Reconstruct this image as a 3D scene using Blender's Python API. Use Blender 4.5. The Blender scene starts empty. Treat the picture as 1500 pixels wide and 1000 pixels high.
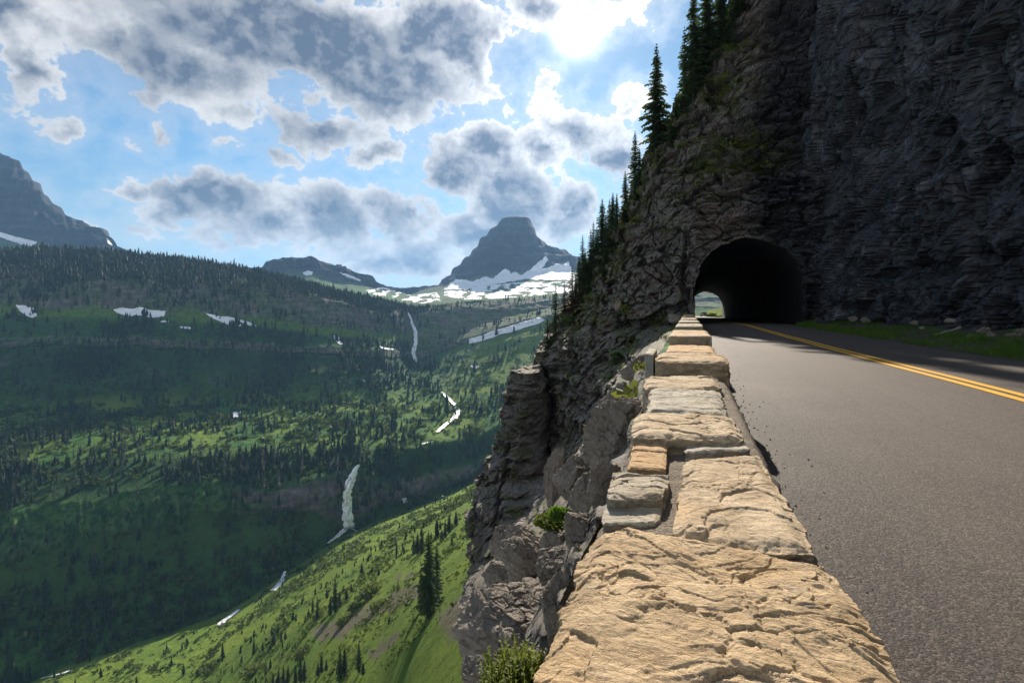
import bpy, math, random
import numpy as np
from mathutils import Vector
random.seed(7); rng = np.random.default_rng(7)
scn = bpy.context.scene
C = scn.collection
# ------------------------------------------------------------------ picture frame of the place
FPX, VPX, HOR, CAMZ = 750.0, 1008.0, 451.0, 1.1
TH = math.atan((VPX-750)/FPX); CT, ST = math.cos(TH), math.sin(TH)
def W(px, py, D):
    """a point seen in direction (px,py) at forward distance D -> world x (right of road), y (along road), z"""
    px = np.asarray(px, float); py = np.asarray(py, float); D = np.asarray(D, float)
    X = (px-750)/FPX*D
    return np.stack(np.broadcast_arrays(-D*ST+X*CT, D*CT+X*ST, CAMZ-(py-HOR)/FPX*D), -1)
def G(px, py, z=0.0):
    D = FPX*(CAMZ-z)/(py-HOR)
    p = W(px, py, D); return float(p[0]), float(p[1])
SUNPX = (845.0, 45.0)
sx, sz = (SUNPX[0]-750)/FPX, (HOR-SUNPX[1])/FPX
SUN = Vector((-ST+sx*CT, CT+sx*ST, sz)).normalized()
EXPO = 1.4
# ------------------------------------------------------------------ noise
_pr = np.random.default_rng(11)
PERM = np.concatenate([_pr.permutation(256)]*3).astype(np.int64)
GR = _pr.normal(size=(256,3)); GR /= np.linalg.norm(GR, axis=1)[:,None]
def pn(x, y, z):
    x, y, z = np.broadcast_arrays(np.asarray(x,float), np.asarray(y,float), np.asarray(z,float))
    xi, yi, zi = np.floor(x).astype(np.int64), np.floor(y).astype(np.int64), np.floor(z).astype(np.int64)
    xf, yf, zf = x-xi, y-yi, z-zi
    u, v, w = [t*t*t*(t*(t*6-15)+10) for t in (xf,yf,zf)]
    xi &= 255; yi &= 255; zi &= 255
    def g(a,b,c):
        h = PERM[PERM[PERM[(xi+a)&255]+((yi+b)&255)]+((zi+c)&255)]
        q = GR[h]
        return q[...,0]*(xf-a)+q[...,1]*(yf-b)+q[...,2]*(zf-c)
    def L(a,b,t): return a+(b-a)*t
    return 1.6*L(L(L(g(0,0,0),g(1,0,0),u),L(g(0,1,0),g(1,1,0),u),v), L(L(g(0,0,1),g(1,0,1),u),L(g(0,1,1),g(1,1,1),u),v), w)
def fbm(x, y, z, o=4, gain=.5, ridge=False):
    s = 0; a = 1; t = 0
    for k in range(o):
        n = pn(x*2**k+17.3*k, y*2**k-9.1*k, z*2**k+3.7*k)
        if ridge: n = 1-2*np.abs(n)
        s = s+a*n; t += a; a *= gain
    return s/t
def sstep(a, b, x):
    t = np.clip((x-a)/(b-a), 0, 1); return t*t*(3-2*t)
def terrace(v, n, sharp=4):
    q = v*n; f = np.floor(q); r = np.clip((q-f)*sharp, 0, 1); return (f+r*r*(3-2*r))/n
def cell(x, y, z, tilt=None):
    """distance to nearest and second nearest jittered point, a random value of the nearest cell, and (tilt) a random plane inside it"""
    xi, yi, zi = np.floor(x).astype(np.int64), np.floor(y).astype(np.int64), np.floor(z).astype(np.int64)
    d1 = np.full(x.shape, 9.); d2 = d1.copy(); val = np.zeros(x.shape); pl = np.zeros(x.shape)
    for a in (-1,0,1):
        for b in (-1,0,1):
            for c in (-1,0,1):
                h = PERM[PERM[PERM[(xi+a)&255]+((yi+b)&255)]+((zi+c)&255)]
                q = GR[h]*.5+.5
                ox, oy, oz = x-(xi+a+q[...,0]), y-(yi+b+q[...,1]), z-(zi+c+q[...,2])
                d = np.sqrt(ox**2+oy**2+oz**2)
                m = d < d1
                d2 = np.where(m, d1, np.minimum(d2, d)); val = np.where(m, h/255., val); d1 = np.where(m, d, d1)
                if tilt is not None:
                    g = GR[(h*7+31)&255]; pl = np.where(m, g[...,0]*ox+g[...,1]*oy+g[...,2]*oz, pl)
    return (d1, d2, val) if tilt is None else (d1, d2, val, pl)
# ------------------------------------------------------------------ objects
def mesh_np(name, V, F, mat=None, smooth=True):
    V = np.asarray(V, np.float32).reshape(-1,3); F = np.asarray(F, np.int32)
    me = bpy.data.meshes.new(name)
    me.vertices.add(len(V)); me.vertices.foreach_set('co', V.ravel())
    k = F.shape[1]; me.loops.add(F.size); me.polygons.add(len(F))
    me.loops.foreach_set('vertex_index', F.ravel())
    me.polygons.foreach_set('loop_start', np.arange(0, F.size, k, dtype=np.int32))
    me.polygons.foreach_set('loop_total', np.full(len(F), k, np.int32))
    me.polygons.foreach_set('use_smooth', np.full(len(F), smooth))
    me.update(calc_edges=True); me.validate()
    if mat: me.materials.append(mat)
    return me
def attr(me, name, data):
    a = me.attributes.new(name, 'FLOAT_COLOR', 'POINT')
    d = np.ones((len(me.vertices),4), np.float32); data = np.asarray(data, np.float32)
    d[:,:data.shape[1]] = data; a.data.foreach_set('color', d.ravel())
def link(name, me, parent=None, label=None, cat=None, group=None, kind=None, loc=None, rz=0, sc=None):
    o = bpy.data.objects.new(name, me); C.objects.link(o)
    if parent: o.parent = parent
    if label: o['label'] = label
    if cat: o['category'] = cat
    if group: o['group'] = group
    if kind: o['kind'] = kind
    if loc is not None: o.location = [float(q) for q in loc]
    o.rotation_euler[2] = rz
    if sc is not None: o.scale = (sc, sc, sc) if np.isscalar(sc) else sc
    return o
def copy_tree(src, **kw):
    c = src.copy(); C.objects.link(c)
    for ch in list(src.children):
        d = ch.copy(); C.objects.link(d); d.parent = c
    for k in ('label','group'):
        if k in kw: c[k] = kw[k]
    if 'loc' in kw: c.location = [float(q) for q in kw['loc']]
    if 'rz' in kw: c.rotation_euler = (kw.get('rx',0), kw.get('ry',0), kw['rz'])
    if 'sc' in kw: c.scale = kw['sc'] if not np.isscalar(kw['sc']) else (kw['sc'],)*3
    return c
def grid_faces(nr, nc, keep=None):
    i = np.arange(nr-1)[:,None]*nc+np.arange(nc-1)[None,:]
    f = np.stack([i, i+1, i+nc+1, i+nc], -1).reshape(-1,4)
    return f if keep is None else f[keep.ravel()]
def compact(V, F):
    u, inv = np.unique(F, return_inverse=True)
    return V[u], inv.reshape(F.shape).astype(np.int32), u
# ------------------------------------------------------------------ node helper
class N:
    def __init__(s, name, world=False):
        if world: s.t = name.node_tree
        else:
            s.m = bpy.data.materials.new(name); s.m.use_nodes = True; s.t = s.m.node_tree
        s.t.nodes.clear(); s._co = None
    def n(s, typ, ins=None, **pr):
        d = s.t.nodes.new(typ)
        for k, v in pr.items(): setattr(d, k, v)
        for k, v in (ins or {}).items(): s.put(d.inputs[k], v)
        return d
    def put(s, sock, v):
        if isinstance(v, bpy.types.NodeSocket): s.t.links.new(v, sock)
        elif v is not None:
            if hasattr(sock.default_value, '__len__') and not hasattr(v, '__len__'): v = [v]*len(sock.default_value)
            if hasattr(v, '__len__') and len(sock.default_value) == 4 and len(v) == 3: v = (*v, 1)
            sock.default_value = v
    def co(s):
        if s._co is None: s._co = s.n('ShaderNodeTexCoord').outputs['Object']
        return s._co
    def math(s, op, a, b=None, c=None, clamp=False):
        d = s.n('ShaderNodeMath', operation=op, use_clamp=clamp)
        for i, v in enumerate((a,b,c)):
            if v is not None: s.put(d.inputs[i], v)
        return d.outputs[0]
    def vm(s, op, a, b=None, c=None):
        d = s.n('ShaderNodeVectorMath', operation=op)
        for i, v in enumerate((a,b,c)):
            if v is not None: s.put(d.inputs[i], v)
        return d.outputs['Value'] if op in ('LENGTH','DOT_PRODUCT','DISTANCE') else d.outputs[0]
    def scale(s, v, sc): return s.vm('MULTIPLY', v, sc)
    def noise(s, vec, scale, detail=4, rough=.55, dist=0.):
        return s.n('ShaderNodeTexNoise', {'Vector':vec,'Scale':scale,'Detail':detail,'Roughness':rough,'Distortion':dist}).outputs[0]
    def voro(s, vec, scale, feature='F1', out='Distance', rnd=1):
        return s.n('ShaderNodeTexVoronoi', {'Vector':vec,'Scale':scale,'Randomness':rnd}, feature=feature).outputs[out]
    def mr(s, v, a, b, c=0., d=1., smooth=True):
        return s.n('ShaderNodeMapRange', {'Value':v,'From Min':a,'From Max':b,'To Min':c,'To Max':d}, interpolation_type='SMOOTHSTEP' if smooth else 'LINEAR').outputs[0]
    def mix(s, f, a, b, mode='MIX'):
        d = s.n('ShaderNodeMix', data_type='RGBA', blend_type=mode)
        s.put(d.inputs[0], f); s.put(d.inputs[6], a); s.put(d.inputs[7], b); return d.outputs[2]
    def ramp(s, f, stops):
        d = s.n('ShaderNodeValToRGB', {'Fac':f}); e = d.color_ramp.elements
        while len(e) < len(stops): e.new(.5)
        for q, (p, c) in zip(e, stops): q.position = p; q.color = (*c,1) if len(c)==3 else c
        return d.outputs[0]
    def bump(s, h, st=.5, dist=.02, nrm=None):
        return s.n('ShaderNodeBump', {'Height':h,'Strength':st,'Distance':dist, **({'Normal':nrm} if nrm else {})}).outputs[0]
    def bsdf(s, col, rough=.9, nrm=None, spec=.3, **ex):
        ins = {'Base Color':col,'Roughness':rough,'Specular IOR Level':spec}
        if nrm: ins['Normal'] = nrm
        ins.update(ex)
        b = s.n('ShaderNodeBsdfPrincipled', ins).outputs[0]
        s.n('ShaderNodeOutputMaterial', {'Surface':b}); return s.m
    def attr(s, name): return s.n('ShaderNodeAttribute', attribute_name=name).outputs['Color']
    def sep(s, v): 
        d = s.n('ShaderNodeSeparateXYZ', {'Vector':v}); return d.outputs
    def nz(s): return s.sep(s.n('ShaderNodeNewGeometry').outputs['Normal'])[2]
# ------------------------------------------------------------------ materials
def m_capstone(name, c1, c2, fleck=.5):
    t = N(name); co = t.co()
    n1 = t.noise(co, 5, 6, .6, .6); n2 = t.noise(t.scale(co,(1,2.2,1)), 22, 6, .65, 1.2)
    col = t.mix(t.mr(n1,.35,.65), c1, c2)
    col = t.mix(t.mr(n2,.5,.75,0,.5), col, tuple(q*.62 for q in c1))
    col = t.mix(t.mr(t.noise(co,2.3,3),.52,.7,0,.45), col, (c2[0]*1.02,c2[1]*.86,c2[2]*.62))
    fl = t.mr(t.noise(t.scale(co,(1,2.2,1)), 11, 5, .6, .8), .63, .68, 0, fleck)
    col = t.mix(fl, col, (.17,.165,.17))
    col = t.mix(t.mr(t.noise(co,140,2),.62,.72,0,.35), col, (.14,.11,.08))
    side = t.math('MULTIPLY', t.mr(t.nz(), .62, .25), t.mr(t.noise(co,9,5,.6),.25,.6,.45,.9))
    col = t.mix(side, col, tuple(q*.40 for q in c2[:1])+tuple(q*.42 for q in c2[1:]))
    h1 = t.noise(t.scale(co,(1,2.4,3)), 16, 8, .68, 1.6)
    cr = t.math('ABSOLUTE', t.math('SUBTRACT', t.noise(t.scale(co,(1,2.6,2)), 9, 5, .6, 1.5), .5))
    crk = t.mr(cr, 0, .03, 0, 1)
    h = t.math('ADD', t.math('MULTIPLY', h1, .8), t.math('MULTIPLY', crk, .35))
    b = t.bump(h, .75, .014); b = t.bump(t.noise(co,120,6,.75), .55, .004, b)
    return t.bsdf(col, .88, b, .25)
def m_mortar():
    t = N('mortar'); co = t.co()
    v = t.voro(co, 110); n = t.noise(co, 30, 6, .7)
    col = t.mix(n, (.10,.08,.06), (.25,.2,.15)); col = t.mix(t.mr(t.noise(co,200,1),.5,.7,0,.6), col, (.34,.29,.22))
    sd = t.mr(t.math('ABSOLUTE', t.nz()), .6, .35)
    q = t.scale(t.vm('ADD', co, t.scale(t.n('ShaderNodeTexNoise', {'Vector':co,'Scale':4.,'Detail':3}).outputs[1], (.1,.1,.06))), (1.,2.2,5.))
    e = t.voro(q, 1.3, 'DISTANCE_TO_EDGE'); cc = t.sep(t.voro(q, 1.3, 'F1', 'Color'))[0]
    st = t.mix(cc, (.22,.175,.125), (.42,.33,.23)); st = t.mix(t.mr(t.noise(co,14,6,.65),.4,.7,0,.6), st, (.15,.125,.10))
    jn = t.math('MULTIPLY', sd, t.mr(e, .03, .07))
    col = t.mix(jn, col, st)
    b0 = t.bump(t.math('ADD', t.math('MULTIPLY', jn, 1.5), t.noise(t.scale(co,(1,1.5,4)),16,7,.7)), .8, .03)
    return t.bsdf(col, .95, t.bump(t.math('ADD', v, n), .8, .008, b0))
def m_rock(name, dark, mid, light, strata=1., moss=.6, bscale=1., tint=None, far=1., cover=False):
    t = N(name); co = t.co()
    wob = t.n('ShaderNodeTexNoise', {'Vector':co,'Scale':.35,'Detail':3}).outputs[1]
    p = t.vm('ADD', co, t.scale(wob, (1.2,1.2,.8)))
    lay = t.noise(t.scale(p,(.22,.22,2.6)), 1.0, 7, .68, .3)
    blot = t.noise(co, .45, 6, .62); fine = t.noise(co, 5*far, 7, .7, .4)
    f = t.math('ADD', t.math('MULTIPLY', lay, .5*strata+.1), t.math('ADD', t.math('MULTIPLY', blot, .35), t.math('MULTIPLY', fine, .35)))
    col = t.ramp(t.mr(f, .38, .92 if strata>.5 else .82, 0, 1, False), [(0,dark),(.45,mid),(1,light)])
    if tint: col = t.mix(t.mr(t.noise(co,.23,4,.6),.52,.68,0,.55), col, tint)
    # lichen and light streaks that run down the face
    st = t.mr(t.noise(t.scale(co,(1.6,1.6,.12)), 1., 5, .6), .6, .75, 0, .35)
    col = t.mix(st, col, tuple(min(1,q*1.35) for q in light))
    if moss > 0:
        g = t.math('MULTIPLY', t.mr(t.nz(), .35, .75), t.mr(t.noise(co, .8, 6, .65), .47, .57))
        g = t.math('MULTIPLY', g, moss)
        gc = t.mix(t.noise(co, 3, 4), (.035,.06,.012), (.13,.15,.03))
        col = t.mix(g, col, gc)
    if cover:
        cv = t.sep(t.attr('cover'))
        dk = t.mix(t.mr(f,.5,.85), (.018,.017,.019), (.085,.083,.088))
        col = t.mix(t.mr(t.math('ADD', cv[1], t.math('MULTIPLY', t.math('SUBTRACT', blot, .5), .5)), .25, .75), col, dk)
        col = t.mix(t.math('MULTIPLY', cv[0], t.mr(t.noise(co, 2.2, 6, .7), .36, .56)), col, t.mix(t.noise(co, 1.3, 5, .65), (.03,.05,.012), (.15,.165,.04)))
    h1 = t.noise(t.scale(p,(.5,.5,3.2)), 2.2*bscale, 9, .7, .3)
    h2 = t.voro(t.scale(p,(.6,.6,1.6)), 1.7*bscale, 'DISTANCE_TO_EDGE')
    h = t.math('ADD', h1, t.math('MULTIPLY', t.mr(h2, 0, .12), .3))
    b = t.bump(h, .8, .35/bscale); b = t.bump(t.noise(co, 18*bscale, 6, .7), .6, .04/bscale, b)
    return t.bsdf(col, .85, b, .3)
def m_darkwall():
    t = N('dark_fractured_rock'); co = t.co()
    wob = t.n('ShaderNodeTexNoise', {'Vector':co,'Scale':.3,'Detail':4}).outputs[1]
    p = t.vm('ADD', co, t.scale(wob, (1.6,1.6,1.6)))
    r = t.n('ShaderNodeVectorRotate', {'Vector':p,'Angle':-.65}, rotation_type='X_AXIS').outputs[0]
    q = t.scale(r, (.5,1.4,.36))
    n1 = t.noise(q, .9, 8, .66, .5); n2 = t.noise(co, .35, 5, .6); n3 = t.noise(q, 4, 7, .7, .6)
    f = t.math('ADD', t.math('MULTIPLY', n1, .5), t.math('ADD', t.math('MULTIPLY', n2, .3), t.math('MULTIPLY', n3, .35)))
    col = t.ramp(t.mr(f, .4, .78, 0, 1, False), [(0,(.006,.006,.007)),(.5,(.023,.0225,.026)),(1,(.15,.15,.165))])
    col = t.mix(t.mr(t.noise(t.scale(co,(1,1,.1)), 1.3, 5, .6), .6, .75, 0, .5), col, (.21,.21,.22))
    v = t.voro(q, 1.1, 'DISTANCE_TO_EDGE'); v2 = t.voro(q, 3.2, 'DISTANCE_TO_EDGE')
    h = t.math('ADD', t.math('MULTIPLY', n1, 1.2), t.math('ADD', t.math('MULTIPLY', t.mr(v,0,.15), .35), t.math('MULTIPLY', t.mr(v2,0,.2), .15)))
    b = t.bump(h, .75, .25); b = t.bump(t.noise(q, 9, 8, .7, .5), .55, .05, b)
    return t.bsdf(col, .5, b, .5)
def m_asphalt():
    t = N('asphalt'); co = t.co(); x, y, _ = t.sep(co)[:3]
    streak = t.noise(t.scale(co,(1.3,.05,1)), 1., 4, .6)
    patch = t.noise(co, .7, 5, .6)
    worn = t.math('ADD', t.mr(x, .2, 2.7), t.math('MULTIPLY', t.math('SUBTRACT', streak, .5), 1.7), clamp=True)
    col = t.mix(worn, (.031,.025,.0225), (.080,.064,.053))
    col = t.mix(t.mr(patch,.42,.7,0,.45), col, (.10,.078,.066))
    col = t.mix(t.mr(t.noise(t.scale(co,(2.2,.09,1)),1.,5,.6),.54,.7,0,.45), col, (.055,.047,.044))
    col = t.mix(t.math('MULTIPLY', t.mr(x,5.2,6.2), t.mr(t.noise(co,2.,4),.3,.6,.3,.8)), col, (.075,.066,.06))
    ag = t.sep(t.voro(co, 120, 'F1', 'Color'))[0]; ag2 = t.sep(t.voro(co, 55, 'F1', 'Color'))[0]
    col = t.mix(t.mr(ag, .6, 1., 0, .36), col, (.24,.20,.17)); col = t.mix(t.mr(ag, .35, 0., 0, .45), col, (.025,.022,.021))
    col = t.mix(t.mr(ag2, .8, 1., 0, .16), col, (.24,.20,.18))
    col = t.mix(t.mr(t.noise(t.scale(co,(5,1,1)),2.2,5,.75,2.),.67,.72,0,.4), col, (.33,.29,.26))
    d = t.voro(co, 120); d2 = t.noise(co, 60, 8, .8); d3 = t.voro(co, 47)
    amt = t.mr(worn, 0, 1, 1., .45)
    h = t.math('ADD', t.math('MULTIPLY', d, -.45), t.math('ADD', t.math('MULTIPLY', d2, .9), t.math('MULTIPLY', d3, -.35)))
    b = t.bump(t.math('MULTIPLY', h, amt), .7, .007)
    return t.bsdf(col, .75, b, .2)
def m_paint():
    t = N('yellow_road_paint'); co = t.co()
    w = t.mr(t.noise(co, 35, 6, .7), .56, .7, 0, .65)
    col = t.mix(w, (.74,.39,.03), (.13,.10,.07)); col = t.mix(t.mr(t.noise(t.scale(co,(1,.2,1)),3,4),.4,.7,0,.4), col, (.5,.28,.05))
    return t.bsdf(col, .6, t.bump(t.noise(co,80,4),.4,.004))
def m_terrain():
    t = N('mountain_ground'); co = t.co()
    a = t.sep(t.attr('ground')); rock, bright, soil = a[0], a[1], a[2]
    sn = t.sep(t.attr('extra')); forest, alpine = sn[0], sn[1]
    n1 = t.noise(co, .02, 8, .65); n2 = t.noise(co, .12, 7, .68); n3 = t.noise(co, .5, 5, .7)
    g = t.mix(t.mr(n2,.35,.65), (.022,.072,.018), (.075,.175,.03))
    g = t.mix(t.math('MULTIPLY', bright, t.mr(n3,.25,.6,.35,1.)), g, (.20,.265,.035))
    g = t.mix(t.mr(n1,.55,.7,0,.45), g, (.03,.066,.016))
    g = t.mix(t.mr(n3,.56,.7,0,.5), g, (.014,.034,.011))
    g = t.mix(t.math('MULTIPLY', forest, t.mr(n2,.3,.6,.4,.95)), g, (.014,.034,.015))
    str_ = t.noise(t.scale(co,(.02,.02,.16)), 1., 7, .7, .2); vert = t.noise(t.scale(co,(.12,.12,.012)), 1., 6, .65)
    rk = t.ramp(t.math('ADD', t.math('MULTIPLY', str_, .6), t.math('MULTIPLY', vert, .5)), [(.35,(.035,.032,.032)),(.55,(.13,.11,.105)),(.75,(.32,.27,.25))])
    al = t.ramp(t.math('ADD', t.math('MULTIPLY', t.noise(t.scale(co,(.004,.004,.03)),1.,8,.7), .7), t.math('MULTIPLY', n1,.35)), [(.38,(.014,.016,.02)),(.55,(.034,.034,.04)),(.72,(.085,.078,.077))])
    rk = t.mix(alpine, rk, al)
    rm = t.math('MULTIPLY', rock, t.mr(t.math('ADD', n2, t.math('MULTIPLY', rock, .35)), .5, .68))
    rm = t.math('MAXIMUM', rm, alpine)
    col = t.mix(rm, g, rk)
    col = t.mix(t.math('MULTIPLY', soil, t.mr(n3,.3,.55,.4,1.)), col, (.16,.13,.10))
    rill = t.noise(t.scale(t.n('ShaderNodeVectorRotate', {'Vector':co,'Angle':.25}, rotation_type='Z_AXIS').outputs[0],(.05,.3,.05)), 1., 6, .65)
    col = t.mix(t.math('MULTIPLY', bright, t.mr(rill,.52,.7,0,.55)), col, (.06,.085,.02))
    col = t.mix(t.math('MULTIPLY', bright, t.mr(t.noise(co,.9,5,.7),.6,.7,0,.5)), col, (.17,.15,.085))
    b = t.bump(t.noise(co,.06,10,.72), .9, 9.); b = t.bump(t.noise(co,.4,6,.72), .8, 1.2, b)
    return t.bsdf(col, .95, b, .1)
def m_snow():
    t = N('old_snow'); co = t.co()
    col = t.mix(t.mr(t.noise(co,.05,6,.6),.4,.7), (.80,.82,.85), (.62,.63,.66))
    return t.bsdf(col, .8, t.bump(t.noise(co,.1,6),.4,2.), .2)
def m_water():
    t = N('white_water'); co = t.co()
    n = t.noise(t.scale(co,(.9,.9,.07)), 1., 8, .72, .4)
    col = t.mix(t.mr(n,.36,.54), (.45,.5,.54), (.93,.94,.95))
    return t.bsdf(col, .35, t.bump(n,.6,1.), .5)
def m_leaf(name, c1, c2, tr=.25, sc=2.):
    t = N(name); co = t.co()
    oi = t.n('ShaderNodeObjectInfo').outputs['Random']
    f = t.noise(co, sc, 4, .6)
    col = t.mix(t.mr(f,.3,.7), c1, c2)
    col = t.mix(t.math('MULTIPLY', oi, .4), col, tuple(q*.55 for q in c1))
    d = t.n('ShaderNodeBsdfPrincipled', {'Base Color':col,'Roughness':.7,'Specular IOR Level':.2}).outputs[0]
    tl = t.n('ShaderNodeBsdfTranslucent', {'Color':t.mix(.5, col, (c2[0]*1.5,c2[1]*1.6,c2[2]))}).outputs[0]
    mx = t.n('ShaderNodeMixShader', {0:tr,1:d,2:tl}).outputs[0]
    t.n('ShaderNodeOutputMaterial', {'Surface':mx}); return t.m
def m_simple(name, col, rough=.6, bscale=20, bst=.3, var=.3, spec=.3, **ex):
    t = N(name); co = t.co(); n = t.noise(co, bscale, 6, .65)
    c = t.mix(t.mr(n,.3,.7), tuple(q*(1-var) for q in col), tuple(min(1,q*(1+var)) for q in col))
    return t.bsdf(c, rough, t.bump(n, bst, .01), spec, **ex)
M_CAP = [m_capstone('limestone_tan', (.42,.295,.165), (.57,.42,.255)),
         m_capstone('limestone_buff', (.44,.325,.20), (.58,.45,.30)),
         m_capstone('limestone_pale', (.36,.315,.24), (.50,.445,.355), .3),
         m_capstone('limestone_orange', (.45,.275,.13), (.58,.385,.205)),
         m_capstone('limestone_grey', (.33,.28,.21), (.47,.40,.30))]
M_MORTAR = m_mortar()
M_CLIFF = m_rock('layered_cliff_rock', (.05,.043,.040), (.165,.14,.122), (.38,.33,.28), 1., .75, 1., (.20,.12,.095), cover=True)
M_DARK = m_darkwall()
M_BOULD = m_rock('boulder_rock', (.10,.082,.066), (.28,.235,.185), (.50,.43,.34), .5, .0, 5., (.22,.17,.13), 2.5)
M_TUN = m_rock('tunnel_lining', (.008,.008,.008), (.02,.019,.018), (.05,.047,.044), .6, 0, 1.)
M_ASPH = m_asphalt(); M_PAINT = m_paint(); M_TERR = m_terrain(); M_SNOW = m_snow(); M_WATER = m_water()
M_FIR = m_leaf('fir_needles', (.022,.040,.016), (.068,.10,.034), .3, 3.)
M_FAR = m_leaf('far_fir_needles', (.008,.020,.009), (.034,.066,.022), .15, .11)
M_RED = m_leaf('rusty_fir_needles', (.05,.03,.016), (.10,.06,.028), .2, 3.)
M_BUSH = m_leaf('bush_leaves', (.06,.09,.015), (.19,.21,.035), .35, 6.)
M_BUSHD = m_leaf('shrub_leaves', (.018,.042,.009), (.11,.15,.03), .25, .13)
M_LEDGE = m_leaf('ledge_grass', (.04,.06,.012), (.17,.18,.04), .35, .8)
M_WILLOW = m_leaf('willow_leaves', (.07,.10,.03), (.18,.22,.07), .3, .5)
M_GRASS = m_leaf('grass_blades', (.045,.095,.012), (.15,.25,.03), .35, 2.)
M_BARK = m_simple('bark', (.055,.042,.034), .9, 12, .6)
M_VERGE = m_simple('verge_soil', (.055,.052,.035), .95, 6, .7, .5)
M_GRAVEL = m_simple('gravel_stone', (.20,.17,.145), .95, 40, .4, .6)
M_WOOD = m_simple('weathered_wood', (.33,.30,.27), .8, 30)
M_CARP = m_simple('dark_car_paint', (.03,.03,.035), .25, 2, 0, .05, .6)
M_GLASS = m_simple('car_glass', (.03,.035,.04), .08, 2, 0, .05, .8)
M_TYRE = m_simple('tyre_rubber', (.02,.02,.02), .9, 30)
M_LAMP = m_simple('lamp_glass', (.7,.7,.68), .2, 5, 0, .05)
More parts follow.
